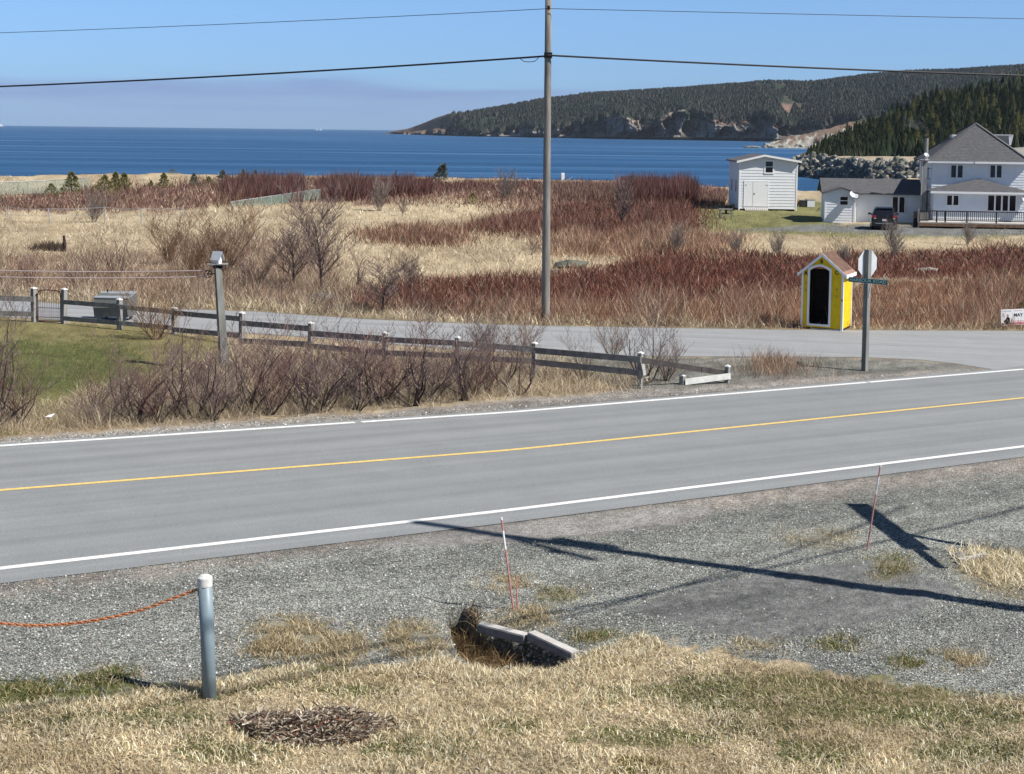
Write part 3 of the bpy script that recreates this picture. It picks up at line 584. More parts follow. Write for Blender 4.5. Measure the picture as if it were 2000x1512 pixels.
blades('gravel_weeds', P, .04+.11*RS.rand(len(P))**2, .008, 1., c, 'scattered tufts of grass and weeds growing through the gravel')
# bent dead grass hanging into the ditch
q = sample_poly([(872, 1186), (925, 1190), (950, 1225), (1000, 1245), (1080, 1280), (1000, 1290), (920, 1285), (885, 1230)], 2600); P = onland(q); P[:, 2] = np.maximum(P[:, 2], T(P[:, 0], P[:, 1])-.38)+.02
blades('ditch_grass', P, .16+.2*RS.rand(len(P)), .012, .97, cols(len(P), [(.34, .24, .13), (.22, .15, .08), (.45, .33, .18), (.12, .08, .05)], .2), 'brown dead grass hanging over the ditch side', dirv=-1.2)
# --- loose stones on the shoulder
def stones(name, q, s0, s1, pal, label):
    P = onland(q); n = len(P); s_ = s0+(s1-s0)*RS.rand(n)**2.5
    base = np.array([(1, 0, 0), (0, 1, 0), (-1, 0, 0), (0, -1, 0), (0, 0, .8), (0, 0, -.8)], float)
    fc = np.array([(0, 1, 4), (1, 2, 4), (2, 3, 4), (3, 0, 4), (1, 0, 5), (2, 1, 5), (3, 2, 5), (0, 3, 5)])
    V = base[None]*(1+.5*(RS.rand(n, 6, 1)-.5))*s_[:, None, None]; th = RS.rand(n)*6.28; c, s2 = np.cos(th)[:, None], np.sin(th)[:, None]
    V = np.stack([V[..., 0]*c-V[..., 1]*s2, V[..., 0]*s2+V[..., 1]*c, V[..., 2]+RS.randn(n, 1)*.2*V[..., 0]], -1)+(P+np.array([0, 0, .0]))[:, None]+np.stack([0*s_, 0*s_, s_*.25], -1)[:, None]
    F_ = (np.arange(n)[:, None, None]*6+fc[None]).reshape(-1, 3); me = np_mesh(name, V.reshape(-1, 3), F_, M['stone_bits'], False, np.repeat(cols(n, pal, .25), 6, 0)); tag(link(name, me), label, kind='stuff')
M['stone_bits'] = mat('loose_stones', rough=.9, spec=.2, attr=True)
q = sample_poly([(-300, 1160), (1000, 1040), (2000, 910), (2300, 880), (2300, 1380), (2000, 1360), (1560, 1300), (1250, 1215), (1100, 1290), (880, 1290), (420, 1340), (0, 1388), (-300, 1400)], 46000)
q = q[sdpoly(q[:, 0], q[:, 1], HOLE) < -2]; P_ = onland(q); _, gg = gcol(P_[:, 0], P_[:, 1]); q = q[RS.rand(len(q)) < (gg-.3)*1.5]
stones('gravel_stones', q, .006, .020, [(.27, .28, .27), (.34, .345, .33), (.20, .21, .205), (.42, .42, .40), (.29, .25, .22)], 'loose grey gravel stones on the road shoulder')
q = np.stack([RS.rand(1500)*2400-200, np.zeros(1500)], -1); q[:, 1] = 1141-.124*q[:, 0]+RS.exponential(5, 1500)*-1.0+3; P_s = cast(q[:, 0], q[:, 1])
stones('edge_stones', q, .006, .015, [(.34, .32, .29), (.25, .24, .22)], 'fine gravel strewn over the near edge of the asphalt')
q = sample_poly([(0, 860), (1000, 790), (1250, 764), (1900, 722), (1930, 724), (1700, 740), (1000, 800), (0, 870)], 2500)
stones('far_gravel_stones', q, .010, .028, [(.30, .31, .30), (.42, .43, .41), (.22, .21, .2)], 'loose gravel along the far edge of the main road')
# --- field grass and red heath
FD = 1.45
def field(name, poly, n, h0, h1, wd, lean, pal, label, jit=.2, wts=None, patch=None, seg=1, sink=0.05):
    n = int(n*FD)
    q = sample_poly(poly, n); q = clear_of(q+RS.randn(*q.shape)*np.array([26, 4.5])); P = onland(q, sink)
    if patch is not None: k = fbm(q[:, 0]/30., q[:, 1]/9., patch) > -.25; q, P = q[k], P[k]
    hv = (h0+(h1-h0)*RS.rand(len(P)))*(.55+.9*vn(P[:, 0]/(P[:, 1]*.022), P[:, 1]/(P[:, 1]*.09), 87)); c = cols(len(P), pal, jit, wts)
    c *= (1+.5*fbm(q[:, 0]/22., q[:, 1]/8., 83))[:, None]*(1+.25*fbm(q[:, 0]/5., q[:, 1]/3., 84))[:, None]; q3 = RS.randn(*q.shape)
    return blades(name, P, hv, wd*.62*P[:, 1]/60.*(.6+.8*RS.rand(len(P))), lean, c, label, seg=seg)
TANP = [(.60, .51, .365), (.72, .62, .46), (.50, .41, .28), (.36, .29, .20), (.22, .17, .11)]
REDP = [(.19, .078, .056), (.13, .055, .042), (.25, .112, .08), (.36, .25, .19), (.07, .035, .028)]
ORGP = [(.32, .185, .12), (.27, .145, .095), (.40, .26, .175), (.17, .095, .065), (.56, .46, .33)]
MAUP = [(.24, .15, .12), (.18, .11, .09), (.31, .215, .165), (.40, .30, .20), (.13, .07, .06)]
field('field_grass', [(-700, 360), (0, 346), (600, 346), (860, 352), (1000, 354), (1200, 362), (1365, 392), (1370, 455), (1560, 462), (2700, 470), (2700, 520), (1300, 520), (1060, 560), (850, 600), (700, 615), (0, 590), (-700, 560)], 90000, .15, .5, .05, .85, TANP, 'tall pale dead grass across the field', wts=[.3, .25, .22, .15, .08])
field('heath_red', Z['bandH'], 34000, .25, .75, .045, .6, REDP, 'dark red low heath bushes beyond the side road', wts=[.3, .3, .2, .1, .1], seg=2)
field('heath_orange', Z['bandI'], 42000, .3, .9, .04, .55, ORGP+[(.20, .12, .10)], 'russet meadowsweet thicket along the side road')
field('heath_field', Z['bandE'], 15000, .3, .95, .045, .5, REDP, 'dark red thicket patch in the middle of the field')
field('heath_tawny', Z['bandF'], 9000, .3, .9, .045, .5, ORGP, 'tawny brown brush patch in the middle of the field')
field('heath_small', Z['bandG'], 4500, .3, .8, .045, .5, ORGP+REDP[:2], 'small tawny brush patch left of the pole')
field('heath_left', Z['bandK'], 17000, .25, 1.1, .035, .6, MAUP, 'mauve brown brush bordering the side road')
field('heath_far', Z['far_mauve'], 17000, .3, 1.0, .06, .5, MAUP+REDP[:2], 'mauve brown scrub in the far field')
field('brush_straw', Z['bandK'], 15000, .2, .75, .04, .8, TANP, 'pale dead grass showing through the brush beside the side road')
field('verge_grass', [(-700, 552), (0, 570), (300, 590), (500, 594), (700, 607), (900, 622), (1300, 630), (1560, 636), (2000, 638), (2700, 640), (2700, 650), (2000, 646), (1560, 643), (1300, 640), (1065, 635), (700, 620), (400, 604), (200, 599), (0, 583), (-700, 556)], 11000, .15, .55, .04, .8, TANP, 'pale grass on the verge of the side road', seg=2)
field('roadside_grass', [(-300, 870), (0, 850), (300, 832), (700, 800), (1000, 775), (1235, 762), (1240, 735), (1150, 715), (1000, 700), (800, 690), (470, 680), (250, 760), (100, 790), (-300, 800)], 52000, .15, .55, .022, .85, TANP+[(.30, .22, .15)], 'pale dead grass under the roadside thicket', seg=2)
field('yard_grass', Z['yard'], 34000, .04, .12, .02, .7, [(.16, .17, .06), (.24, .21, .10), (.34, .27, .14)], 'short grass of the fenced yard', seg=2, sink=.01)
field('yard_green_grass', Z['yardgreen'], 22000, .04, .11, .02, .6, [(.075, .105, .028), (.12, .14, .05), (.19, .18, .08)], 'green patch of grass in the fenced yard', seg=2, sink=.01)
field('island_weeds', [(1060, 700), (1300, 702), (1560, 704), (1750, 710), (1700, 735), (1600, 745), (1300, 752), (1200, 740)], 2600, .06, .25, .02, .7, [(.18, .16, .09), (.26, .2, .12), (.14, .13, .1)], 'sparse weeds on the gravel island', seg=2, patch=3)
field('island_brush', [(1470, 735), (1490, 705), (1550, 700), (1570, 725), (1540, 738)], 900, .3, .7, .02, .5, ORGP, 'rusty weed clump on the gravel island', seg=2)
field('house_grass', Z['houselawn'], 9000, .08, .2, .05, .7, [(.17, .17, .07), (.26, .22, .12), (.13, .14, .05)], 'short lawn around the white house')
# tall dense willow stands at the back of the field
def stand(name, base, hpx, n, pal, label, lean=.3):
    q = sample_poly(base, n); P = onland(q, .1); x0 = q[:, 0]
    hm = curve(hpx, x0)/ppm(P[:, 1])*(.55+.45*RS.rand(n))*(.85+.3*vn(x0/9., q[:, 1]/30., 7))
    blades(name, P, hm, .05*P[:, 1]/120*(.5+.7*RS.rand(n)), lean, cols(n, pal, .22), label, seg=2, curl=.2)
STD = [(.16, .07, .06), (.12, .052, .048), (.21, .105, .085), (.20, .14, .12), (.08, .04, .036)]
stand('willow_stand', [(425, 372), (590, 366), (592, 396), (460, 400)], [(425, 22), (450, 42), (520, 44), (590, 40)], 7000, STD, 'dense dark red willow stand behind the mesh fence')
stand('willow_stand', [(618, 372), (720, 372), (722, 392), (640, 396)], [(618, 38), (680, 52), (722, 42)], 4200, STD+[(.17, .11, .09)], 'brownish willow stand right of the mesh fence corner', .4)
stand('willow_stand', [(712, 372), (840, 366), (842, 382), (722, 388)], [(712, 36), (770, 40), (842, 30)], 5200, STD, 'dark red willow stand right of the brownish one')
stand('willow_stand', [(840, 360), (1060, 358), (1060, 372), (850, 376)], [(840, 14), (960, 12), (1060, 10)], 3500, STD+MAUP[:2], 'low strip of dark brush before the beach left of the pole')
stand('willow_stand', [(1078, 366), (1206, 372), (1210, 398), (1078, 395)], [(1078, 18), (1206, 26)], 4500, MAUP+STD[:2], 'brown brush strip right of the pole')
stand('willow_stand', [(1205, 372), (1366, 378), (1360, 402), (1215, 402)], [(1205, 42), (1300, 46), (1345, 52), (1366, 26)], 8000, STD+[(.14, .05, .045)], 'tall dark red willow stand left of the white shed')
stand('willow_stand', [(1366, 385), (1418, 388), (1416, 402), (1366, 402)], [(1366, 20), (1418, 22)], 1800, MAUP+STD[:2], 'thin brush between the red stand and the shed')
# --- bare shrubs
def grow(seed, stems, H, spread, levels, kids, r0, up=.25, wob=.35, upright=False, tw=.0045, dens=.8):
    rnd = random.Random(seed); segs = []
    def br(p, d, ln, r, lv):
        n_ = 4 if lv < levels else 2; pts = [(p.copy(), r)]; q = p.copy(); dd = d.copy()
        for i in range(n_):
            dd = (dd+Vector((rnd.uniform(-1, 1), rnd.uniform(-1, 1), rnd.uniform(-.6, 1)*.7+up*.5))*wob*.45).normalized(); q = q+dd*(ln/n_); rr = max(r*(1-.75*(i+1)/n_), tw*.7)
            segs.append((pts[-1][0], q.copy(), pts[-1][1], rr, lv)); pts.append((q.copy(), rr))
            if lv < levels:
                for _ in range(kids[lv]):
                    if rnd.random() < dens:
                        a = rnd.uniform(0, 6.28); s_ = Vector((math.cos(a), math.sin(a), rnd.uniform(0, .9))); nd = (dd*.8+s_*rnd.uniform(.5, 1.0)).normalized()
                        br(q.copy(), nd, ln*rnd.uniform(.38, .62), max(rr*.6, tw), lv+1)
    for s_ in range(stems):
        a = rnd.uniform(0, 6.28); k = rnd.uniform(.15, 1)*spread; d = Vector((math.cos(a)*k, math.sin(a)*k, 1)).normalized()
        if upright: d = Vector((rnd.uniform(-.06, .06), rnd.uniform(-.06, .06), 1))
        br(Vector((rnd.uniform(-.12, .12), rnd.uniform(-.12, .12), -.05)), d, H*rnd.uniform(.55, 1.12), r0*rnd.uniform(.7, 1.1), 0)
    return segs
def segmesh(name, segs, m, n=3):
    A_ = np.array([s[0] for s in segs]); B_ = np.array([s[1] for s in segs]); ra = np.array([s[2] for s in segs]); rb = np.array([s[3] for s in segs])
    d = B_-A_; d /= np.linalg.norm(d, axis=1)[:, None]+1e-9; ref = np.where(abs(d[:, 2:3]) < .9, np.array([[0, 0, 1.]]), np.array([[1., 0, 0]])); u = np.cross(d, ref); u /= np.linalg.norm(u, axis=1)[:, None]; v = np.cross(d, u)
    V = []
    for P_, r_ in ((A_, ra), (B_, rb)):
        for k in range(n): t = 6.2832*k/n; V.append(P_+(u*math.cos(t)+v*math.sin(t))*r_[:, None])
    V = np.stack(V, 1).reshape(-1, 3); b = np.arange(len(segs))[:, None]*2*n
    F_ = np.concatenate([b+np.array([[k, (k+1) % n, n+(k+1) % n, n+k]]) for k in range(n)]); return np_mesh(name, V, F_, m)
def shrub(name, label, seed, mm='twig', group=None, cat='shrub', **kw):
    o = thing(name, label, cat, group=group); sg = grow(seed, **kw); a = [s for s in sg if s[4] == 0]; b = [s for s in sg if s[4] > 0]
    link('stem', segmesh('stem', a, M['stemdark'] if mm in ('twig', 'twig_red') else M[mm], 5), o); tag(link('twigs', segmesh('twigs', b, M[mm]), o), kind='stuff'); return o
def put(o, px, py, hpx=None, H=None, rz=None, sx=1.0):
    p = g(px, py); p[2] = float(ground_z(p[0], p[1]))-.03; o.location = p; s_ = 1.0
    if hpx: s_ = hpx/ppm(p[1])/H
    o.scale = (s_*sx, s_*sx, s_); o.rotation_euler[2] = rz if rz is not None else random.uniform(0, 6.28); return o
used = {}
def place(kind, px, py, hpx, label, group=None, sx=1.0, cat='shrub', rz=None, name=None):
    H, mk = KINDS_[kind]
    if kind not in used: used[kind] = mk(); o = used[kind]
    else: o = dup(used[kind])
    if name: o.name = name
    o['label'] = label; o['category'] = cat
    if group: o['group'] = group
    elif 'group' in o: del o['group']
    return put(o, px, py, hpx, H, rz, sx)
KINDS_ = {
 'alder_a': (1.8, lambda: shrub('bare_shrub', 'x', 11, 'twig', stems=8, H=1.7, spread=1.0, levels=3, kids=[2, 2, 1], r0=.030, wob=.62, dens=.62)),
 'alder_b': (1.8, lambda: shrub('bare_shrub', 'x', 12, 'twig', stems=6, H=1.7, spread=1.3, levels=3, kids=[2, 2, 1], r0=.034, wob=.7, dens=.66)),
 'alder_c': (1.8, lambda: shrub('bare_shrub', 'x', 13, 'twig_red', stems=9, H=1.65, spread=.9, levels=3, kids=[2, 2, 1], r0=.022, wob=.55, dens=.6)),
 'alder_d': (1.8, lambda: shrub('bare_shrub', 'x', 14, 'twig', stems=5, H=1.75, spread=.9, levels=3, kids=[2, 2, 1], r0=.038, wob=.75, dens=.66)),
 'willow': (3.3, lambda: shrub('bare_willow', 'x', 21, 'twig_tan', stems=11, H=3.0, spread=.75, levels=3, kids=[2, 2, 1], r0=.045, wob=.4, tw=.009)),
 'tree': (4.2, lambda: shrub('bare_tree', 'x', 31, 'twig', stems=1, H=4.2, spread=.1, levels=3, kids=[8, 2, 2], r0=.075, wob=.22, upright=True, tw=.010)),
 'round': (1.6, lambda: shrub('bare_shrub', 'x', 41, 'twig_tan', stems=16, H=1.5, spread=1.0, levels=2, kids=[2, 2], r0=.018, wob=.4, up=.4)),
 'fan': (1.6, lambda: shrub('bare_shrub', 'x', 51, 'twig_grey', stems=14, H=1.5, spread=.7, levels=2, kids=[2, 2], r0=.016, wob=.3, up=.5, tw=.009)),
 'dead': (2.6, lambda: shrub('bare_larch', 'x', 61, 'twig', stems=1, H=2.6, spread=.1, levels=2, kids=[16, 3], r0=.06, wob=.25, upright=True, tw=.012)),
}
AL = ['alder_a', 'alder_b', 'alder_c', 'alder_d']
ORD = 'first second third fourth fifth sixth seventh eighth ninth tenth eleventh twelfth thirteenth fourteenth fifteenth sixteenth seventeenth eighteenth nineteenth twentieth'.split()
TG = 'alder thicket along the far edge of the main road'; TLAB = 'bare purplish alder bush in the thicket along the far road edge'
front = [(205, 832, 105), (262, 830, 120), (318, 828, 150), (372, 826, 165), (425, 823, 150), (480, 818, 140), (535, 815, 150), (590, 812, 160), (640, 806, 145), (695, 802, 120), (745, 797, 130), (795, 793, 145), (845, 789, 150), (900, 784, 130), (955, 778, 105), (1005, 773, 85)]
back = [(290, 770, 80), (345, 765, 95), (400, 760, 100), (460, 755, 90), (515, 750, 85), (570, 748, 80), (630, 745, 85), (690, 740, 80), (750, 738, 80), (810, 735, 80), (870, 735, 80), (930, 735, 75), (1000, 740, 85), (1060, 745, 50), (1110, 742, 45), (240, 790, 90), (660, 775, 95), (860, 762, 100)]
front = [(x+(i*41 % 27)-13, y-(i*23 % 9), h_*(.74+.34*((i*61 % 17)/16))) for i, (x, y, h_) in enumerate(front)]; back = [(x, y, h_*.74) for x, y, h_ in back]; mid_ = [(186+i*46+(i*37 % 31), 806-i*3.2+(i*53 % 23), 74+(i*29 % 58)) for i in range(18)]
for i, (x, y, h_) in enumerate(front+back+mid_):
    nf, nb_ = len(front), len(back); row, k_, n_ = ('front', i, nf) if i < nf else ('rear', i-nf, nb_) if i < nf+nb_ else ('middle', i-nf-nb_, len(mid_))
    rowl = {'front': front, 'rear': back, 'middle': mid_}[row]; k_ = sorted(v[0] for v in rowl).index(x)
    place(AL[i % 4], x, y, h_, 'bare purplish alder bush, %s from the left in the %s row of the roadside thicket' % (ORD[k_], row), TG, sx=random.uniform(.9, 1.55))
for i, (x, y, h_, lb) in enumerate([(-10, 838, 190, 'bare alder cut by the left picture edge beside the road'), (38, 832, 120, 'smaller bare alder just right of the bush at the left edge'), (-40, 760, 170, 'bare alder behind the one at the left picture edge')]):
    place(AL[(i+1) % 4], x, y, h_, lb, sx=1.1)
place('round', 308, 662, 108, 'rounded bare bush on the yard grass beside the grey bin', rz=.3)
place('round', 1018, 705, 85, 'bare bush behind the rail fence near the middle', sx=.9); place('fan', 950, 700, 60, 'low fan of pinkish twigs behind the rail fence', sx=1.1)
place('round', 1195, 700, 70, 'sparse bare bush rising above the long rail, left of its end post', sx=.9); place('alder_d', 1262, 748, 115, 'thin upright bare bush beside the leaning fence post')
place('alder_c', 1300, 744, 85, 'thin bare bush under the sloping rail of the fence end'); place('alder_b', 1140, 742, 75, 'low tangled brush behind the fence by the ditch')
place('willow', 440, 545, 118, 'large spreading bare willow behind the clothesline post', sx=1.15, rz=1); place('willow', 380, 548, 92, 'bare willow left of the large spreading one', sx=.9); place('willow', 330, 520, 80, 'smaller tan willow left of the two large ones')
place('tree', 632, 572, 185, 'slender upright bare tree beside the side road', cat='tree', name='bare_tree', rz=.5); place('tree', 570, 560, 110, 'shorter bare tree left of the slender upright one', cat='tree', sx=1.5, rz=2)
place('tree', 745, 612, 100, 'dense purple-grey bare tree at the edge of the side road', cat='tree', sx=1.7, rz=4); place('tree', 806, 572, 68, 'small thin bare tree behind the red heath', cat='tree', sx=1.2)
for x, y, h_, k, lb in [(185, 436, 46, 'fan', 'pale grey leafless bush alone in the tan field'), (741, 412, 46, 'fan', 'leafless bush standing before the dark red stands'), (988, 392, 44, 'fan', 'pale leafless bush left of the pole in the far field'), (787, 424, 32, 'tree', 'thin sapling in the far field'), (1440, 500, 34, 'fan', 'grey leafless bush below the bench'), (1520, 503, 38, 'fan', 'grey leafless bush behind the yellow hut'), (1745, 503, 50, 'fan', 'grey leafless bush behind the stop sign'), (1320, 498, 42, 'fan', 'leafless bush at the end of the tawny patch'), (1215, 444, 80, 'dead', 'dark wide leafless larch in the red field patch'), (230, 540, 72, 'alder_d', 'dark bare bush above the clothesline at left'), (150, 560, 62, 'alder_a', 'bare bush behind the garden gate'), (60, 556, 66, 'alder_c', 'bare bush at the far left beyond the side road'), (700, 560, 60, 'alder_b', 'bare bush between the slender tree and the purple-grey one'), (500, 560, 70, 'alder_a', 'bare bush right of the clothesline post beyond the road'), (1890, 478, 34, 'fan', 'reddish leafless bush before the house deck'), (1650, 520, 30, 'fan', 'leafless bush between the hut and the stop sign'), (640, 615, 30, 'alder_c', 'low bare bush on the verge of the side road'), (1040, 500, 35, 'alder_b', 'thin brush left of the tall pole')]:
    place(k, x, y, h_, lb, cat='tree' if k in ('tree', 'dead') else 'shrub')
# --- conifers
def conifer(seed, H, R, n, droop=.25, needle=.16, wb=.4, lop=0):
    """crown of short needle sprays around a tapering axis; many small faces"""
    rs = np.random.RandomState(seed); t = rs.rand(n)**.8; z = H*(.10+.90*t); rr = R*(1-t)**.85*(1+wb*np.sin(z*9+seed)*.4)+.03*H*.3
    nb = 9; ba = rs.randint(0, nb, n)*6.283/nb+np.floor(t*14)*1.3+rs.randn(n)*.17; rad = rr*np.sqrt(rs.rand(n))*(.75+.5*vn(ba*2, t*14, seed))
    c = np.stack([np.cos(ba)*rad+lop*t*H*.3, np.sin(ba)*rad, z-rad*droop], -1)
    dirs = np.stack([np.cos(ba), np.sin(ba), -.1+.6*rs.rand(n)], -1)+rs.randn(n, 3)*.35; dirs /= np.linalg.norm(dirs, axis=1)[:, None]
    ln = needle*H/3*(.6+.8*rs.rand(n)); sv = np.cross(dirs, rs.randn(n, 3)); sv /= np.linalg.norm(sv, axis=1)[:, None]; wv = sv*(ln*.22)[:, None]
    V = np.stack([c-wv, c+wv, c+dirs*ln[:, None]], 1).reshape(-1, 3); return V, np.arange(3*n).reshape(n, 3)
def mkconifer(name, seed, H, R, n, m, label, group=None, **kw):
    o = thing(name, label, 'tree', group=group); V, F_ = conifer(seed, H, R, n, **kw)
    link('crown', np_mesh('crown', V, F_, M[m]), o); MB().tube([(0, 0, -.1), (0, 0, H*.5), (0, 0, H*.95)], [.03*H, .02*H, .005], 6).obj('trunk', M['bark'], o); return o
FLD = [(140, 378, 44, .45, 'conifer_b', 'tallest olive spruce behind the green mesh fence at left'), (205, 380, 38, .62, 'conifer_b', 'bushy yellowish spruce in the far field at left'), (243, 371, 33, .42, 'conifer', 'slim spruce just right of the bushy yellowish one'), (226, 372, 36, .35, 'conifer_b', 'thin spruce between the bushy one and the slim one'), (320, 369, 31, .42, 'conifer', 'dark spruce standing alone in the middle of the left field'), (295, 366, 15, .4, 'conifer_b', 'tiny spruce left of the lone dark one'), (379, 366, 27, .42, 'conifer_c', 'small dark spruce right of the lone one'), (100, 384, 26, .75, 'conifer', 'low round spruce in front of the mesh fence'), (408, 365, 20, .8, 'conifer_b', 'low wide olive bush next to the red willows'), (435, 362, 30, .5, 'conifer', 'spruce rising out of the red willows'), (337, 341, 11, 1.6, 'conifer', 'low dark shrub on the crest of the bank by the sea'), (475, 350, 20, .35, 'conifer_c', 'thin spruce tip over the dark red stand'), (499, 350, 18, .35, 'conifer_c', 'second thin spruce tip over the dark red stand'), (923, 399, 22, .7, 'conifer_b', 'small green spruce alone before the pole'), (1995, 610, 22, .8, 'conifer_b', 'small green bush at the right picture edge above the poster'), (1600, 412, 8, .9, 'conifer_c', 'tiny dark shrub between shed and annex')]
for i, (x, y, h_, r_, m_, lb) in enumerate(FLD):
    o = mkconifer('spruce_tree', 100+i, 3.0, 3.0*r_*1.25, 1000, m_ if m_ == 'conifer_b' else 'conifer_g' if i % 3 == 0 else 'conifer_b', lb, needle=.30, wb=.6); put(o, x, y, h_, 3.0)
o = mkconifer('windblown_spruce', 140, 3.0, 1.5, 1100, 'conifer_g', 'grey-green windblown spruce standing against the sea', needle=.4, lop=.9); put(o, 858, 352, 32, 3.0, rz=0)
# forest on the near hill: one low-cost mesh for each of six kinds, trees are individuals
def simplecon(seed, H, R):
    V, F_ = conifer(seed, H, R, 520, needle=.17, wb=.5, droop=.3)
    rs = np.random.RandomState(seed+1); cv = []; cf = []; k = 7
    for ti in range(5):
        z0 = H*(.08+.17*ti); r = R*(.92-.17*ti); b = len(cv)
        for a in range(k*2): rr = r*(1 if a % 2 == 0 else .5)*(.8+.4*rs.rand()); cv.append((rr*math.cos(a*math.pi/k+ti), rr*math.sin(a*math.pi/k+ti), z0-.05*H*(a % 2 == 0)))
        cv.append((0, 0, z0+H*.32)); cf += [(b+a, b+(a+1) % (2*k), b+2*k) for a in range(2*k)]
    return np.concatenate([V, np.array(cv)]), np.concatenate([F_, np.array(cf)+len(V)])
FM = []
for i, m_ in enumerate(['conifer', 'conifer_c', 'conifer', 'conifer_b', 'conifer_c', 'conifer']):
    V, F_ = simplecon(200+i, 1.0, .20+.03*(i % 3)); FM.append(np_mesh('fir_tree', V, F_, M[m_]))
def on_hill(G3, hx, px, s):
    nxx = G3.shape[1]; j = np.clip(np.interp(px, hx, np.arange(nxx)), 0, nxx-1.001); i = 1+s*(G3.shape[0]-3); i0 = i.astype(int); j0 = j.astype(int); fi = (i-i0)[:, None]; fj = (j-j0)[:, None]
    return (G3[i0, j0]*(1-fj)+G3[i0, j0+1]*fj)*(1-fi)+(G3[i0+1, j0]*(1-fj)+G3[i0+1, j0+1]*fj)*fi
rs = np.random.RandomState(5); cand = []; dens_ = lambda x, s: vn(x/38., s*6, 97)
pxs = 1582+rs.rand(1500)*650; ss = rs.rand(1500)**.9; ss = np.clip(ss, .02, .995)
Ph = on_hill(near3, nearx, pxs, ss); order = np.argsort(Ph[:, 1]); 
okk = []
for i in order:
    p = Ph[i]
    if dens_(pxs[i], ss[i]) < .28: continue
    if all((p[0]-Ph[j][0])**2+(p[1]-Ph[j][1])**2 > (4.0+16*rs.rand()) for j in okk[-160:]): okk.append(i)
vis = [i for i in okk if pxs[i] < 2030]; ind = vis[:296]; rest = [i for i in okk if i not in set(ind)]
HG = 'fir trees on the steep hill'
for i in ind:
    o = link('fir_tree', FM[rs.randint(6)]); o.location = Ph[i]+np.array([0, 0, -.3]); hgt = (5.0+3.4*rs.rand())*(.42+.58*min(1, max(0, pxs[i]-1580)/200)); o.scale = (hgt*1.05, hgt*1.05, hgt); o.rotation_euler = (0, 0, rs.rand()*6.28)
    tag(o, 'dark fir tree among the many on the steep hill behind the houses', 'tree', HG)
# the remainder and the far forest as masses
def mass(name, P, hs, label, k=5, pal=((.03, .045, .022), (.022, .036, .02), (.05, .055, .03)), wide=.24):
    n = len(P); rs = np.random.RandomState(9); base = []; 
    for a in range(k): base.append((math.cos(a*6.283/k), math.sin(a*6.283/k), 0))
    V = np.array(base+[(0, 0, 1)])[None]*np.ones((n, 1, 1)); V[:, :k, :2] *= (wide*(.6+.8*rs.rand(n, k, 1))); V[:, :k, 2] += .15*rs.rand(n, k); V[:, k, :2] += rs.randn(n, 2)*.05
    V = V*hs[:, None, None]+P[:, None]; F_ = (np.arange(n)[:, None, None]*(k+1)+np.array([(a, (a+1) % k, k) for a in range(k)])[None]).reshape(-1, 3)
    c = np.array(pal)[rs.choice(len(pal), n)]*(1+.25*rs.randn(n, 1)); tag(link(name, np_mesh(name, V.reshape(-1, 3), F_, M['blade'], False, np.repeat(np.clip(c, .005, 1), k+1, 0))), label, kind='stuff')
pr = Ph[rest]; n_r = len(pr)
tx = np.concatenate([RS.rand(9000)*1020+1576]); ts = RS.rand(9000); pm = on_hill(near3, nearx, tx, ts)
mass('hill_forest', np.concatenate([pr, pm])-np.array([0, 0, .2]), np.concatenate([5+2.5*RS.rand(n_r), (1.6+3.2*RS.rand(9000))*(.4+.6*np.clip((tx-1570)/180, 0, 1))]), 'dense fir undergrowth and farther firs covering the steep hill')
nx_ = 80000; px_ = 780+RS.rand(nx_)*1500; s_ = RS.rand(nx_)**.8; wt = sm((s_-(.33+.10*np.sin(px_/90.)+.14*fbm(px_/40., s_*3, 91)))*9)*sm((px_-860)/170.); k_ = (RS.rand(nx_) < wt) & ((fbm(px_/45., s_*7, 93) > -.45)) & ~((abs(px_-1540) < 40) & (s_ > .93))
P_ = on_hill(far3, farx, px_[k_], np.clip(s_[k_], .02, .995))
mass('headland_forest', P_-np.array([0, 0, 1.0]), 3.5+5.5*RS.rand(len(P_)), 'distant conifer forest on the headland', 4, pal=((.030, .040, .032), (.024, .033, .028), (.042, .046, .036), (.062, .055, .048)), wide=.5)
# --- boulders
def boulder(seed):
    rs = np.random.RandomState(seed); t = (1+5**.5)/2
    v = np.array([(-1, t, 0), (1, t, 0), (-1, -t, 0), (1, -t, 0), (0, -1, t), (0, 1, t), (0, -1, -t), (0, 1, -t), (t, 0, -1), (t, 0, 1), (-t, 0, -1), (-t, 0, 1)], float)/1.9*(1+.35*(rs.rand(12, 1)-.5)); v = v*np.array([1.1, .8, .75])*(.8+.4*rs.rand(3))
    f = np.array([(0, 11, 5), (0, 5, 1), (0, 1, 7), (0, 7, 10), (0, 10, 11), (1, 5, 9), (5, 11, 4), (11, 10, 2), (10, 7, 6), (7, 1, 8), (3, 9, 4), (3, 4, 2), (3, 2, 6), (3, 6, 8), (3, 8, 9), (4, 9, 5), (2, 4, 11), (6, 2, 10), (8, 6, 7), (9, 8, 1)]); return v, f
BM = []
for i, m_ in enumerate(['rock', 'rockpale', 'rockgreen', 'rock', 'rockgreen', 'rockpale', 'rock']): v, f = boulder(i); BM.append(np_mesh('boulder', v, f, M[m_]))
nb_ = 285; bx = 1552+RS.rand(nb_)*255; bs = RS.rand(nb_); bP = on_hill(brk3, brkx, bx, np.clip(bs, .02, .98))
for i in range(nb_):
    o = link('boulder', BM[RS.randint(7)]); o.location = bP[i]+np.array([0, -.2, .1]); s_ = .5+.65*RS.rand(); o.scale = (s_, s_, s_); o.rotation_euler = RS.rand(3)*6.28
    tag(o, 'angular grey boulder of the breakwater rising behind the annex roof', 'boulder', 'breakwater boulders')
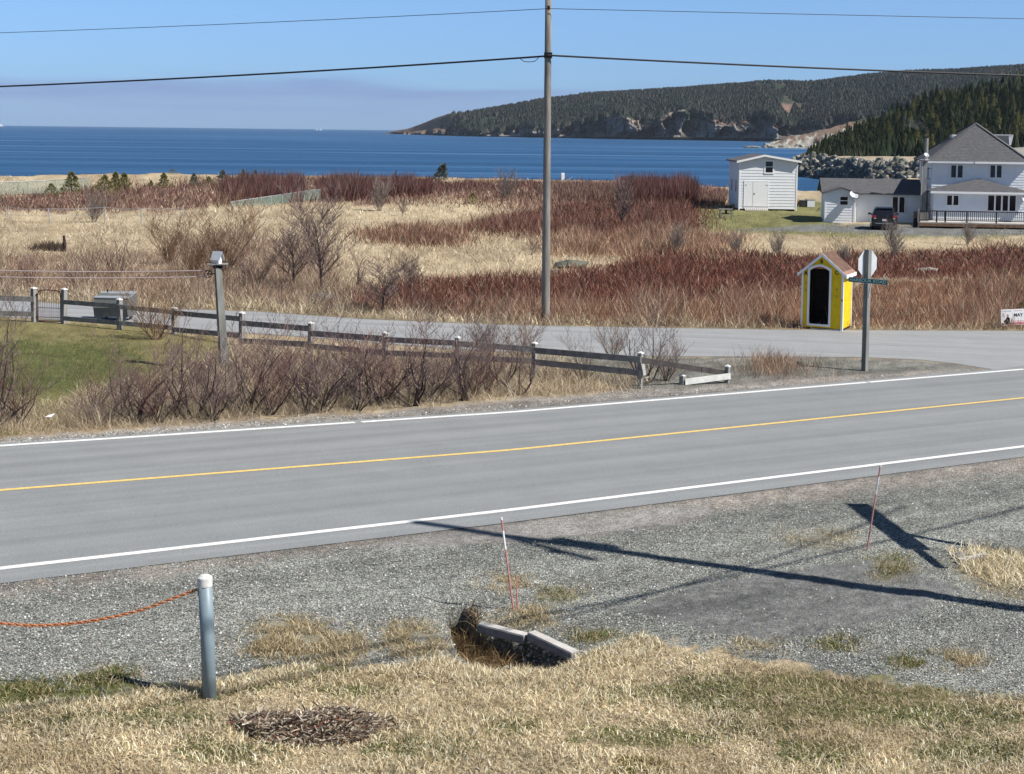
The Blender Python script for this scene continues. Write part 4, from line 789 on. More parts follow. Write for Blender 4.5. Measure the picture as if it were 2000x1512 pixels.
def rockmass(name, P, s_, label, m):
    n = len(P); v, f = boulder(3); ang = RS.rand(n)*6.28; c, s2 = np.cos(ang)[:, None], np.sin(ang)[:, None]; V = v[None]*s_[:, None, None]*(1+.4*(RS.rand(n, 12, 1)-.5)); V = np.stack([V[..., 0]*c-V[..., 1]*s2, V[..., 0]*s2+V[..., 1]*c, V[..., 2]], -1)+P[:, None]
    tag(link(name, np_mesh(name, V.reshape(-1, 3), (np.arange(n)[:, None, None]*12+f[None]).reshape(-1, 3), m)), label, kind='stuff')
bx = 1550+RS.rand(1600)*700; rockmass('breakwater_rubble', on_hill(brk3, brkx, bx, RS.rand(1600)), .2+.3*RS.rand(1600), 'smaller rubble filling the gaps of the breakwater', M['rock'])
nk = 700; qx = 1495+RS.rand(nk)*190; qy = 289-RS.rand(nk)*np.interp(qx, [1495, 1540, 1600, 1685], [3, 17, 28, 20]); qD = 1010+ (289-qy)*5
rockmass('point_rocks', at(qx, qy, qD), 1.0+1.6*RS.rand(nk), 'broken rocks of the low point', M['rockpale'])
o = link('sea_rock', BM[0]); o.location = at(np.array(1470.), np.array(287.5), np.array(1010.)); o.scale = (5.5, 4, 1.9); tag(o, 'dark low rock in the sea just off the rocky point', 'rock')
o = link('sea_rock', BM[3]); o.location = at(np.array(1459.), np.array(288.), np.array(1005.)); o.scale = (2.6, 2, 1.0); tag(o, 'smaller dark rock left of the low sea rock', 'rock')
for x, y, sx_, sz_, k, lb, m_ in [(1112, 524, .62, .36, 2, 'large flat grey boulder in the grass right of the tall pole', 'rockgreen'), (1086, 538, .22, .28, 0, 'dark pointed rock at the foot of the flat grey boulder', 'rock'), (632, 588, .55, .25, 3, 'grey boulder half hidden in the brush by the side road', 'rock'), (1812, 530, .45, .18, 1, 'pale stone in the red heath right of the stop sign', 'rockpale'), (1690, 705, .10, .05, 1, 'small pale stone at the foot of the sign post', 'rockpale')]:
    p = g(x, y); v, f = boulder(60+k); o = link('boulder', np_mesh('boulder', v, f, M[m_])); o.location = p+np.array([0, 0, sz_*.35]); o.scale = (sx_*1.25, sx_, sz_*1.3); tag(o, lb, 'rock')
# ================================================================ BUILT THINGS
class Frame:
    """upright local frame: x along the front, y away from it, z up"""
    def __init__(s, px, Y, phi, z=None):
        s.phi = phi; p = at(np.array(float(px)), np.array(400.), np.array(float(Y))); s.O = np.array([p[0], p[1], float(T(p[0], p[1])) if z is None else z])
        s.c, s.s = math.cos(phi), math.sin(phi)
    def xz(s, px, py, v=0.0):
        d = ray(np.array(float(px)), np.array(float(py))); o = CAM-s.O
        dy = -s.s*d[0]+s.c*d[1]; oy = -s.s*o[0]+s.c*o[1]; t = (v-oy)/dy; P = o+d*t
        return s.c*P[0]+s.s*P[1], P[2]
    def x(s, px, v=0.0, py=400): return s.xz(px, py, v)[0]
    def z(s, py, px, v=0.0): return s.xz(px, py, v)[1]
def bx(par, name, m, *a, **k): return MB().box(*a).obj(name, m, par, **k)
def textmesh(name, s, size, m, ext=.002, align='CENTER', bold=0):
    c = bpy.data.curves.new(name, 'FONT'); c.body = s; c.size = size; c.extrude = ext; c.align_x = align; c.align_y = 'CENTER'; c.offset = bold; c.resolution_u = 3
    o = bpy.data.objects.new(name, c); COL.objects.link(o); bpy.context.view_layer.update(); me = bpy.data.meshes.new_from_object(o.evaluated_get(bpy.context.evaluated_depsgraph_get())); bpy.data.objects.remove(o); bpy.data.curves.remove(c)
    me.materials.clear(); me.materials.append(m); me.name = name; return me
def window(par, x0, x1, z0, z1, y, n=2, lab=None, fr=.07):
    """casement window: frame ring, mullions, panes set back, proud of the wall towards -y"""
    mb = MB(); mb.box(x0-fr, x1+fr, y-.05, y-.002, z1, z1+fr).box(x0-fr, x1+fr, y-.07, y-.002, z0-fr, z0).box(x0-fr, x0, y-.05, y-.002, z0, z1).box(x1, x1+fr, y-.05, y-.002, z0, z1)
    wpane = (x1-x0)/n
    for i in range(1, n): mb.box(x0+i*wpane-.06, x0+i*wpane+.06, y-.045, y-.002, z0, z1)
    w_ = mb.obj('window', M['white2'], par)
    for i in range(n): MB().box(x0+i*wpane+(.06 if i else 0), x0+(i+1)*wpane-(.06 if i < n-1 else 0), y-.018, y-.004, z0, z1).obj('pane', M['glass'], w_)
    return w_
def clap(par, x0, x1, z0, z1, y, m, step=.26, topf=None, name='siding', cuts=()):
    """overlapping clapboards on a wall facing -y; topf(x) clips under a gable; cuts are openings"""
    V = []; F_ = []; z = z0; xs0 = sorted(set([x0, x1]+[c for q in cuts for c in q[:2]]))
    if topf: xs0 = sorted(set(xs0+list(np.linspace(x0, x1, 13))))
    while z < z1-.01:
        zt = min(z+step, z1)
        for a, b_ in zip(xs0[:-1], xs0[1:]):
            if any(a >= q[0]-.001 and b_ <= q[1]+.001 and z+step*.5 > q[2] and z+step*.5 < q[3] for q in cuts): continue
            za, zb = (min(zt, topf(a)), min(zt, topf(b_))) if topf else (zt, zt)
            if za <= z+.005 and zb <= z+.005: continue
            za, zb = max(za, z), max(zb, z); i = len(V)
            V += [(a, y-.028, z), (b_, y-.028, z), (b_, y-.004, zb), (a, y-.004, za), (a, y-.002, z), (b_, y-.002, z)]; F_ += [(i, i+1, i+2, i+3), (i+4, i+5, i+1, i)]
        z += step
    me = bpy.data.meshes.new(name); me.from_pydata(V, [], F_); me.materials.append(m); return tag(link(name, me, par), kind='stuff')
# ---------------------------------------------------------------- white shed
fr = Frame(1442.5, 135, 0.0); shed = thing('shed', 'white clapboard shed with double doors and a loft window standing by the sea', 'shed', fr.O, 0)
W = fr.x(1556.5, 0, 380); zL = fr.z(314, 1442); zR = fr.z(314, 1556); xP = W*.42; zP = fr.z(302.5, 1487)-.08; dep = 6.4; b0 = .12
mb = MB(); mb.prism([(0, b0), (W, b0), (W, zR), (xP, zP), (0, zL)], (0, dep)); mb.obj('wall', M['white'], shed)
topf = lambda x: np.interp(x, [0, xP, W], [zL, zP, zR])
dx0, dx1, dz0, dz1 = fr.x(1453.5), fr.x(1499), fr.z(404, 1470), fr.z(354.5, 1470); wx0, wx1, wz0, wz1 = fr.x(1493.5), fr.x(1507.5), fr.z(337, 1500), fr.z(315, 1500)
clap(shed, .06, W-.06, b0, zP, 0, M['white'], .27, topf, cuts=[(dx0, dx1, 0, dz1), (wx0, wx1, wz0, wz1)])
for a in (-.02, W-.11): bx(shed, 'corner_board', M['white2'], a, a+.13, -.045, .06, 0, zL-.03)
xm = fr.x(1469.5)
for a, b_ in ((dx0, xm-.02), (xm+.02, dx1)):
    d = bx(shed, 'door', M['white2'], a, b_, -.05, -.003, dz0+.04, dz1); bx(d, 'hinge', M['greywood'], a+.03 if a == dx0 else b_-.2, a+.2 if a == dx0 else b_-.03, -.065, -.052, dz1-.35, dz1-.3)
    MB().beam((a+.05, -.055, dz0+.15), (a+.05, -.055, dz1-.1), .05, .02).obj('batten', M['white'], d)
bx(d, 'latch', M['rust'], xm+.10, xm+.2, -.08, -.052, (dz0+dz1)/2, (dz0+dz1)/2+.09)
MB().box(dx0-.07, dx1+.07, -.055, -.003, dz1, dz1+.07).box(dx0-.07, dx0, -.055, -.003, dz0, dz1).box(dx1, dx1+.07, -.055, -.003, dz0, dz1).obj('door_frame', M['white2'], shed)
mb = MB()
for i in range(12): a = dx0+(dx1-dx0)*i/12; mb.add([(a, -.05, .28), (a+.12, -.05, .28), (a+.12, -.75, .02), (a, -.75, .02), (a, -.05, .22), (a+.12, -.05, .22), (a+.12, -.75, -.04), (a, -.75, -.04)], [(0, 3, 2, 1), (0, 1, 5, 4), (2, 3, 7, 6), (0, 4, 7, 3), (1, 2, 6, 5)])
mb.obj('ramp', M['palewood'], shed)
wn = window(shed, wx0, wx1, wz0, wz1, -.003, 1, fr=.12); bx(wn, 'sash_bar', M['white2'], wx0, wx1, -.04, -.02, (wz0+wz1)/2-.03, (wz0+wz1)/2+.03)
for (xa, za, xb, zb) in ((-.3, zL-.10, xP, zP+.02), (xP, zP+.02, W+.3, zR-.10)):
    MB().add([(xa, -.35, za), (xb, -.35, zb), (xb, dep+.2, zb), (xa, dep+.2, za), (xa, -.35, za+.1), (xb, -.35, zb+.1), (xb, dep+.2, zb+.1), (xa, dep+.2, za+.1)], [(3, 2, 1, 0), (4, 5, 6, 7), (0, 1, 5, 4), (1, 2, 6, 5), (2, 3, 7, 6), (3, 0, 4, 7)]).obj('roof', M['shingle'], shed)
    MB().add([(xa, -.38, za-.10), (xb, -.38, zb-.10), (xb, -.355, zb-.10), (xa, -.355, za-.10), (xa, -.38, za+.09), (xb, -.38, zb+.09), (xb, -.355, zb+.09), (xa, -.355, za+.09)], [(3, 2, 1, 0), (4, 5, 6, 7), (0, 1, 5, 4), (1, 2, 6, 5), (2, 3, 7, 6), (3, 0, 4, 7)]).obj('fascia', M['white2'], shed)
for v in (1.6, 4.2): w_ = bx(shed, 'side_window', M['white2'], -.03, -.002, v-.3, v+.3, 1.55, 2.75); bx(w_, 'pane', M['glass'], -.045, -.031, v-.22, v+.22, 1.62, 2.68)
bx(shed, 'skid', M['black'], W-1.9, W-.2, .05, .25, -.1, .14)
# things around the shed
f2 = Frame(1577, 141, .1)
t_ = thing('storage_box', 'pale grey storage box on the grass between shed and annex', 'box', f2.O, .1); bx(t_, 'box_body', M['signback'], 0, .72, 0, .7, .05, .72); bx(t_, 'lid', M['greywood'], -.05, .78, -.04, .75, .722, .77)
t_ = thing('storage_box', 'dark storage box left of the pale grey one', 'box', f2.O-np.array([.62, 0, 0]), .1); bx(t_, 'box_body', M['plastic'], 0, .55, 0, .6, .05, .68); bx(t_, 'lid', M['greywood'], -.03, .58, -.03, .63, .682, .71)
t_ = thing('wooden_reel', 'tan wooden reel beside the corner of the white shed', 'reel', f2.O-np.array([1.05, -.1, 0]), .6)
for v in (0, .45): MB().tube([(0, v, .4), (0, v+.05, .4)], .40, 18).obj('flange', M['twig_tan'], t_)
MB().tube([(0, .052, .4), (0, .448, .4)], .16, 12).obj('drum', M['twig_tan'], t_)
f2 = Frame(1405, 121, -.05)
t_ = thing('bench', 'weathered wooden work bench on the lawn in front of the shed', 'bench', f2.O, -.05); L_ = f2.x(1432)
for v in (0, .24, .48): bx(t_, 'board', M['greywood'], 0, L_, v, v+.21, .74, .79)
for a in (.06, L_-.16):
    for v in (.03, .56): bx(t_, 'leg', M['greywood'], a, a+.09, v, v+.09, 0, .738)
bx(t_, 'brace', M['greywood'], .15, L_-.16, .28, .33, .35, .45)
bx(t_, 'bucket', M['black'], L_*.45, L_*.6, .2, .4, .36, .73)
f2 = Frame(1426, 134, 0)
for k, (a, lb) in enumerate([(0, 'dark lobster-buoy crate beside the left wall of the shed'), (.34, 'second dark crate nearest the corner of the shed')]):
    t_ = thing('crate', lb.replace('lobster-buoy ', 'low '), 'crate', f2.O+np.array([a-.2, -.1*k, 0]), .2); bx(t_, 'crate_side', M['black'], 0, .3, 0, .3, 0, .42+.12*k); bx(t_, 'handle', M['black'], .1, .2, .1, .14, .421+.12*k, .52+.12*k)
# ---------------------------------------------------------------- white house
PH = math.radians(-8); fr = Frame(1818, 117, PH, -1.0); house = thing('house', 'white two-storey house with hipped grey roofs, annex, porch and deck at right', 'house', fr.O, PH)
X = lambda px, v=0, py=380: fr.x(px, v, py); Zf = lambda py, px, v=0: fr.z(py, px, v)
Wm = X(1999.5); He = Zf(317, 1900); D_ = 7.4
MB().box(0, Wm, 0, D_, -.2, He).obj('wall', M['white'], house)
clap(house, .0, Wm, 2.2, He, 0, M['white'], .20)
# hipped roof
ov = .42; xa = X(1905, 3.4, 243); za = Zf(243, 1905, 3.0); ridge = (xa, 3.2), (xa, D_-3.2)
rv = [(-ov, -ov, He), (Wm+ov, -ov, He), (Wm+ov, D_+ov, He), (-ov, D_+ov, He), (xa, 3.2, za), (xa, D_-3.0, za)]
def roofpart(name, vs, fs, m, th=.09):
    mb = MB(); n_ = len(vs); mb.add([(x, y, z+th) for x, y, z in vs]+list(vs), [f for f in fs]+[tuple(n_+i for i in f[::-1]) for f in fs])
    edges = {}
    for f in fs:
        for i in range(len(f)): e_ = (f[i], f[(i+1) % len(f)]); edges[e_] = 1
    for (a, b_) in list(edges):
        if (b_, a) not in edges: mb.f.append((a, a+n_, b_+n_, b_))
    return mb.obj(name, m, house)
rf = roofpart('roof', rv, [(0, 1, 4), (1, 2, 5, 4), (2, 3, 5), (3, 0, 4, 5)], M['shingle'])
def courses(par, a0, a1, b, n, m):
    """proud shingle courses on the triangle a0-a1-b"""
    mb = MB(); a0, a1, b = Vector(a0), Vector(a1), Vector(b); nr_ = (a1-a0).cross(b-a0).normalized()
    for i in range(1, n):
        t_ = i/n; p, q = a0.lerp(b, t_), a1.lerp(b, t_); p2, q2 = a0.lerp(b, t_+.012), a1.lerp(b, t_+.012); mb.add([p+nr_*.004, q+nr_*.004, q2+nr_*.022, p2+nr_*.022], [(0, 1, 2, 3)])
    return tag(mb.obj('shingle_course', m, par), kind='stuff')
z9 = .09
courses(rf, (-ov, -ov, He+z9), (Wm+ov, -ov, He+z9), (xa, 3.2, za+z9), 26, M['shingle'])
for e_ in ((0, 4), (1, 4), (3, 5)): a, b_ = rv[e_[0]], rv[e_[1]]; MB().beam((a[0], a[1], a[2]+.11), (b_[0], b_[1], b_[2]+.11), .26, .05).obj('ridge_cap', M['shingle'], rf)
MB().beam((xa, 3.2, za+.12), (xa, D_-3, za+.12), .26, .05).obj('ridge_cap', M['shingle'], rf)
def gutter(x0, x1, y, z): return bx(house, 'gutter', M['white2'], x0, x1, y-.10, y-.005, z-.10, z+.06)
gutter(X(1900), Wm+ov, -ov, He); bx(house, 'soffit', M['white2'], -ov+.02, Wm+ov-.02, -ov+.01, -.03, He-.07, He-.015); bx(house, 'fascia', M['whitewall'], -ov, X(1899), -ov-.03, -ov-.004, He-.10, He+.05)
for a, b_ in ((1856, 1878.5), (1932.5, 1954.3)): window(house, X(a), X(b_), Zf(346.7, a), Zf(323, a), -.03, 2)
for v in (2.0, 5.0): w_ = bx(house, 'side_window', M['white2'], -.03, -.002, v-.4, v+.4, 3.4, 4.5); bx(w_, 'pane', M['glass'], -.045, -.032, v-.33, v+.33, 3.47, 4.43)
# attic vent pipe, dish on the left eave
vx, vz = X(1889, 1.2, 298), Zf(299, 1889, 1.2); vt = MB().tube([(vx, 1.2, vz-.5), (vx, 1.2, vz+.35)], .06, 8).obj('vent_pipe', M['black'], rf); MB().lathe([(.0, .1), (.12, .06), (.13, -.06), (0, -.1)], 10, (vx+.05, .95, vz-.12)).obj('vent_cap', M['white2'], vt)
bx(rf, 'skylight', M['signback'], xa-1.75, xa-1.35, 3.9, 5.0, za-1.15, za-.85, bevel=.05)
# porch
vp = -2.3; px0, px1 = X(1823.5, vp), X(2006, vp); Hp = Zf(376, 1900, vp)
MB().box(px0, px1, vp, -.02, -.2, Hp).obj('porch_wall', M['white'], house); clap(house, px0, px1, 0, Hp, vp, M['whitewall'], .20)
zpa = Zf(351, 1912, -.1); xpa = X(1912, -.1, 351)
pr_ = roofpart('porch_roof', [(px0-.3, vp-.38, Hp), (px1+.3, vp-.38, Hp), (px1+.3, -.035, Hp), (px0-.3, -.035, Hp), (xpa, -.035, zpa)], [(0, 1, 4), (1, 2, 4), (3, 0, 4)], M['shingle'])
courses(pr_, (px0-.3, vp-.38, Hp+z9), (px1+.3, vp-.38, Hp+z9), (xpa, -.035, zpa+z9), 16, M['shingle'])
gutter(px0-.3, px1+.3, vp-.38, Hp)
bx(house, 'porch_soffit', M['white2'], px0-.28, px1+.28, vp-.37, vp-.03, Hp-.08, Hp-.02)
window(house, X(1850, vp), X(1872, vp), Zf(400.6, 1860, vp), Zf(382, 1860, vp), vp-.03, 2); window(house, X(1930, vp), X(1984, vp), Zf(411.7, 1950, vp), Zf(382, 1950, vp), vp-.03, 4)
# deck
vd = -4.9; dxa, dxb = X(1797, vd), X(2030, vd); dz = .42; rt = Zf(414.5, 1900, vd)
dk = bx(house, 'deck', M['palewood'], dxa, dxb, vd, vp-.01, dz-.06, dz); bx(dk, 'deck_skirt', M['twig_tan'], dxa, dxb, vd-.03, vd-.004, dz-.30, dz-.062)
for px_ in (1797.5, 1831, 1848, 1890, 1948, 2012): x_ = X(px_, vd); bx(dk, 'rail_post', M['darkwood'], x_-.05, x_+.05, vd+.01, vd+.11, dz-.3, rt)
bx(dk, 'top_rail', M['darkwood'], dxa, dxb, vd-.02, vd+.14, rt-.001, rt+.07); bx(dk, 'bottom_rail', M['darkwood'], dxa+.06, dxb, vd+.025, vd+.095, dz+.14, dz+.20)
bal = MB().box(-.019, .019, 0, .04, 0, rt-dz-.205).mesh('baluster', M['darkwood']); x_ = dxa+.2
while x_ < dxb-.05: link('baluster', bal, dk, (x_, vd+.04, dz+.202)); x_ += .148
bx(dk, 'side_panel', M['darkwood'], dxa-.38, dxa-.09, vd+.3, vd+.36, .0, rt-.05); bx(dk, 'corner_post', M['greywood'], dxa-.085, dxa-.005, vd-.02, vd+.08, -.1, rt+.25)
for k in range(5): bx(dk, 'board', M['greywood'], dxa+.02+k*.17, dxa+.17+k*.17, vd+1.2, vd+1.24, dz+.01, rt-.15)
# chimney
cx0, cx1 = X(1799, -.3), X(1809, -.3); cz = Zf(313, 1803, -.3)
ch = bx(house, 'chimney', M['greywood'], cx0, cx1, -.55, .1, 0, cz); bx(ch, 'corner_strip', M['palewood'], cx0-.04, cx0+.02, -.58, -.5, 0, cz); MB().box(cx0-.15, cx1+.1, -.7, .2, cz, cz+.06).obj('chimney_cap', M['white2'], ch)
MB().tube([(cx0+.3, -.2, cz), (cx0+.3, -.2, Zf(270, 1806, -.2))], .15, 12).obj('flue', M['greywood'], ch)
for py_ in (330, 350, 375, 400): zz_ = Zf(py_, 1810, -.3); bx(ch, 'bracket', M['plastic'], cx1+.02, cx1+.32, -.2, -.16, zz_, zz_+.04)
# annex
va = 1.2; ax0, ax1 = X(1613, va), X(1797, va)+.55; Ha = Zf(375.5, 1700, va); zr = Zf(349, 1700, va+2.6); ad = 5.2
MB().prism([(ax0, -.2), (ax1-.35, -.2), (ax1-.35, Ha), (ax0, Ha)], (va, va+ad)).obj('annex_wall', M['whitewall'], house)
MB().add([(ax0, va, Ha), (ax0, va+ad, Ha), (ax0, va+2.6, zr-.05)], [(0, 1, 2)]).obj('annex_gable', M['white'], house)
ar_ = MB().add([(ax0-.35, va-.35, Ha-.08), (ax1-.3, va-.35, Ha-.08), (ax1-.3, va+2.6, zr), (ax0-.35, va+2.6, zr), (ax0-.35, va+ad+.3, Ha-.08), (ax1-.3, va+ad+.3, Ha-.08), (ax0-.35, va-.35, Ha-.17), (ax1-.3, va-.35, Ha-.17), (ax1-.3, va+2.6, zr-.09), (ax0-.35, va+2.6, zr-.09), (ax0-.35, va+ad+.3, Ha-.17), (ax1-.3, va+ad+.3, Ha-.17)], [(0, 1, 2, 3), (3, 2, 5, 4), (0, 6, 7, 1), (0, 3, 9, 6), (3, 4, 10, 9), (9, 8, 7, 6), (10, 11, 8, 9)]).obj('annex_roof', M['shingle'], house)
mb = MB(); A0, A1, B0, B1 = Vector((ax0-.35, va-.35, Ha-.08)), Vector((ax1-.3, va-.35, Ha-.08)), Vector((ax0-.35, va+2.6, zr)), Vector((ax1-.3, va+2.6, zr))
for i in range(1, 15): t0, t1 = i/15, i/15+.015; mb.add([A0.lerp(B0, t0)+Vector((0, 0, .003)), A1.lerp(B1, t0)+Vector((0, 0, .003)), A1.lerp(B1, t1)+Vector((0, -.005, .022)), A0.lerp(B0, t1)+Vector((0, -.005, .022))], [(0, 1, 2, 3)])
tag(mb.obj('shingle_course', M['shingle'], ar_), kind='stuff')
window(house, X(1744, va), X(1767, va), Zf(415, 1750, va), Zf(385, 1750, va), va-.004, 2)
# little projecting gable of the annex
vg = -.9; gx0, gx1 = X(1611.5, vg), X(1670, vg); gm_ = (gx0+gx1)/2+.1; gz = Zf(376.5, 1640, vg); gp = Zf(367.5, 1648, vg)
MB().prism([(gx0, -.2), (gx1, -.2), (gx1, gz), (gm_, gp), (gx0, gz)], (vg, va-.01)).obj('gable_wall', M['white'], house)
tg = lambda x: np.interp(x, [gx0, gm_, gx1], [gz, gp, gz]); gw = (X(1641.5, vg), X(1656, vg), Zf(400, 1650, vg), Zf(384.5, 1650, vg))
clap(house, gx0, gx1, 0, gp, vg, M['white'], .21, tg, cuts=[gw])
for a in (gx0-.02, gx1-.09): bx(house, 'corner_board', M['white2'], a, a+.11, vg-.045, vg+.06, 0, gz-.02)
w_ = window(house, *gw, vg-.003, 1); bx(w_, 'sash_bar', M['white2'], gw[0], gw[1], vg-.04, vg-.02, (gw[2]+gw[3])/2-.03, (gw[2]+gw[3])/2+.03)
for (xa_, za_, xb_, zb_) in ((gx0-.22, gz-.07, gm_, gp+.015), (gm_, gp+.015, gx1+.55, gz-.16)):
    MB().add([(xa_, vg-.3, za_), (xb_, vg-.3, zb_), (xb_, va+.6, zb_), (xa_, va+.6, za_), (xa_, vg-.3, za_+.08), (xb_, vg-.3, zb_+.08), (xb_, va+.6, zb_+.08), (xa_, va+.6, za_+.08)], [(3, 2, 1, 0), (4, 5, 6, 7), (0, 1, 5, 4), (1, 2, 6, 5), (2, 3, 7, 6), (3, 0, 4, 7)]).obj('gable_roof', M['shingle'], house)
w_ = bx(house, 'side_window', M['white2'], ax0-.03, ax0-.002, va+1.4, va+2.0, 1.2, 2.2); bx(w_, 'pane', M['glass'], ax0-.045, ax0-.032, va+1.46, va+1.94, 1.26, 2.14)
MB().tube([(X(1672, va), va-.06, Ha-.1), (X(1672, va), va-.06, 0)], .04, 6).obj('downpipe', M['white2'], house)
def dish(fx, fz, v, s_, label):
    c = Vector((fx, v, fz)); w0 = Matrix.Translation(fr.O) @ Matrix.Rotation(PH, 4, 'Z') @ c
    t_ = thing('satellite_dish', label, 'satellite dish', w0, PH); pr = []
    for i in range(6): r_ = s_*i/5; pr.append((r_, .28*r_*r_/s_))
    rot = (math.radians(50), 0, math.radians(28))
    mb = MB(); mb.lathe(pr+[(s_*1.04, .29*s_), (s_*.6, .06*s_-.02), (0, -.03)], 20); mb.obj('dish_bowl', M['signback'], t_, smooth=True, rot=rot, loc=(0, -.3, 0))  # bowl coloured grey to stand in for the shade inside the dish
    MB().tube([(0, .3, -s_*1.4), (0, -.05, -s_*1.2), (0, -.28, 0)], .025, 6).obj('mast', M['metal'], t_); MB().tube([(0, -.3, -s_*.9), (s_*.6, -.9*s_-.3, -s_*.1)], .015, 5).obj('feed_arm', M['metal'], t_); MB().lathe([(0, -.05), (.05, -.04), (.06, .05), (0, .06)], 8, (s_*.6, -.9*s_-.3, -s_*.1)).obj('feed_horn', M['white2'], t_)
dish(X(1666, vg), Zf(381, 1666, vg), vg-.1, .34, 'satellite dish with a shade-toned bowl on the corner of the annex gable'); dish(X(2003, vp), Zf(392, 2003, vp), vp-.1, .38, 'white satellite dish on the right end of the porch wall'); dish(X(1806, -.5), Zf(302, 1806, -.5)-.05, -.45, .20, 'small white dish at the left eave of the house beside the chimney')
# smoke
sp = fr.O+np.array([math.cos(PH)*(cx0+.3)-math.sin(PH)*-.2, math.sin(PH)*(cx0+.3)+math.cos(PH)*-.2, 0]); zt = Zf(266, 1806, -.2)
ms = bpy.data.materials.new('thin_smoke'); ms.use_nodes = True; t = ms.node_tree; t.nodes.clear(); vo = t.nodes.new('ShaderNodeVolumePrincipled'); vo.inputs['Color'].default_value = (.75, .8, .88, 1)
tcn = t.nodes.new('ShaderNodeTexCoord'); nn = t.nodes.new('ShaderNodeTexNoise'); nn.inputs['Scale'].default_value = 2.2; nn.inputs['Detail'].default_value = 3; t.links.new(tcn.outputs['Object'], nn.inputs['Vector']); mrn = t.nodes.new('ShaderNodeMapRange'); mrn.inputs['From Min'].default_value = .45; mrn.inputs['From Max'].default_value = .75; mrn.inputs['To Max'].default_value = .35; t.links.new(nn.outputs['Fac'], mrn.inputs['Value']); t.links.new(mrn.outputs[0], vo.inputs['Density']); ou = t.nodes.new('ShaderNodeOutputMaterial'); t.links.new(vo.outputs[0], ou.inputs['Volume'])
mb = MB(); mb.tube([sp+np.array([.02, 0, zt-.1]), sp+np.array([-.05, 0, zt+.25]), sp+np.array([-.35, .1, zt+.7]), sp+np.array([-1.0, .2, zt+1.05]), sp+np.array([-1.8, .3, zt+1.15])], [.10, .22, .34, .45, .35], 10); tag(mb.obj('smoke', ms, smooth=True), 'thin pale smoke drifting left from the flue', kind='stuff')
# white structure on the hill road behind the house
f2 = Frame(1936, 330, -.25, 1.0); z0_ = f2.z(286, 1960); z1_ = f2.z(263, 1960); w2_ = f2.x(1979, 0, 270)
t_ = thing('open_shelter', 'white-edged tarpaulin shelter behind the house roof at right', 'shelter', f2.O+np.array([0, 0, z0_]), -.25); h_ = z1_-z0_
bx(t_, 'back_wall', M['greywood'], .3, w2_*.75, 0, 3, 0, h_*.93); bx(t_, 'cover', M['white2'], -.8, w2_, -.2, 3.2, h_*.93+.01, h_); MB().prism([(w2_*.76, h_*.92), (w2_, h_*.92), (w2_*.9, .3), (w2_*.8, .3)], (-.15, 2.8)).obj('end_flap', M['white2'], t_)
# ground under that shelter
mb = MB(); q0 = [at(np.array(x), np.array(y), np.array(D)) for x, y, D in ((1900, 300, 300), (2600, 330, 260), (2600, 280, 440), (1900, 288, 430))]
GM = np.zeros((8, 20, 3))
for i in range(8):
    for j in range(20): u, v = j/19, i/7; GM[i, j] = (np.array(q0[0])*(1-u)+np.array(q0[1])*u)*(1-v)+(np.array(q0[3])*(1-u)+np.array(q0[2])*u)*v; GM[i, j, 2] += 1.2*sm(v*2)*fbm(np.array(u*9), np.array(v*5), 5)+(-4*(1-sm(np.array(v*6))))
ix = np.arange(160).reshape(8, 20); f = np.stack([ix[:-1, :-1], ix[:-1, 1:], ix[1:, 1:], ix[1:, :-1]], -1).reshape(-1, 4)
tag(link('gravel_bank', np_mesh('gravel_bank', GM.reshape(-1, 3), f, mat('greyish_gravel_bank', (.27, .26, .23), .95, .1, .5, .3), True)), 'rough gravel bank rising behind the house', kind='structure')
# ---------------------------------------------------------------- parked car
f2 = Frame(1702.5, 108.3, math.radians(-12)); car = thing('parked_car', 'black SUV seen from behind, parked in front of the annex', 'car', f2.O, math.radians(-12)); cw = f2.x(1753.5, 0, 430); s_ = cw/1.86
car.scale = (s_, s_, s_); x0 = .93
def ring(y, zb, zs, zr_, wb_, ws, wr):
    c = [(-wb_, zb), (-ws, zb+.25), (-ws, zs-.12), (-ws*.965, zs), (-wr, zr_-.05), (-wr*.82, zr_), (wr*.82, zr_), (wr, zr_-.05), (ws*.965, zs), (ws, zs-.12), (ws, zb+.25), (wb_, zb)]
    return [(x0+x_, y, z_) for x_, z_ in c]
st = [ring(0, .42, .95, 1.0, .80, .84, .80), ring(.05, .30, 1.02, 1.10, .86, .905, .78), ring(.22, .24, 1.06, 1.34, .88, .925, .72), ring(.55, .22, 1.06, 1.58, .88, .93, .66), ring(1.1, .22, 1.05, 1.645, .88, .93, .66), ring(2.2, .22, 1.03, 1.64, .88, .93, .65), ring(2.9, .22, 1.0, 1.5, .88, .93, .64), ring(3.4, .22, .98, 1.10, .88, .92, .70), ring(4.1, .24, .92, .98, .86, .90, .74), ring(4.45, .35, .8, .84, .75, .78, .66)]
mb = MB(); n_ = 12
for r_ in st: mb.v += r_
for i in range(len(st)-1):
    for k in range(n_-1): a = i*n_+k; mb.f.append((a, a+1, a+1+n_, a+n_))
    mb.f.append((i*n_+n_-1, i*n_, (i+1)*n_, (i+1)*n_+n_-1))
mb.f.append(tuple(range(n_-1, -1, -1))); mb.f.append(tuple((len(st)-1)*n_+k for k in range(n_)))
body = mb.obj('body', M['carpaint'], car, smooth=False)
MB().add([(x0-.60, .085, 1.13), (x0+.60, .085, 1.13), (x0+.53, .49, 1.55), (x0-.53, .49, 1.55)], [(0, 1, 2, 3)]).obj('rear_window', M['glass'], car)
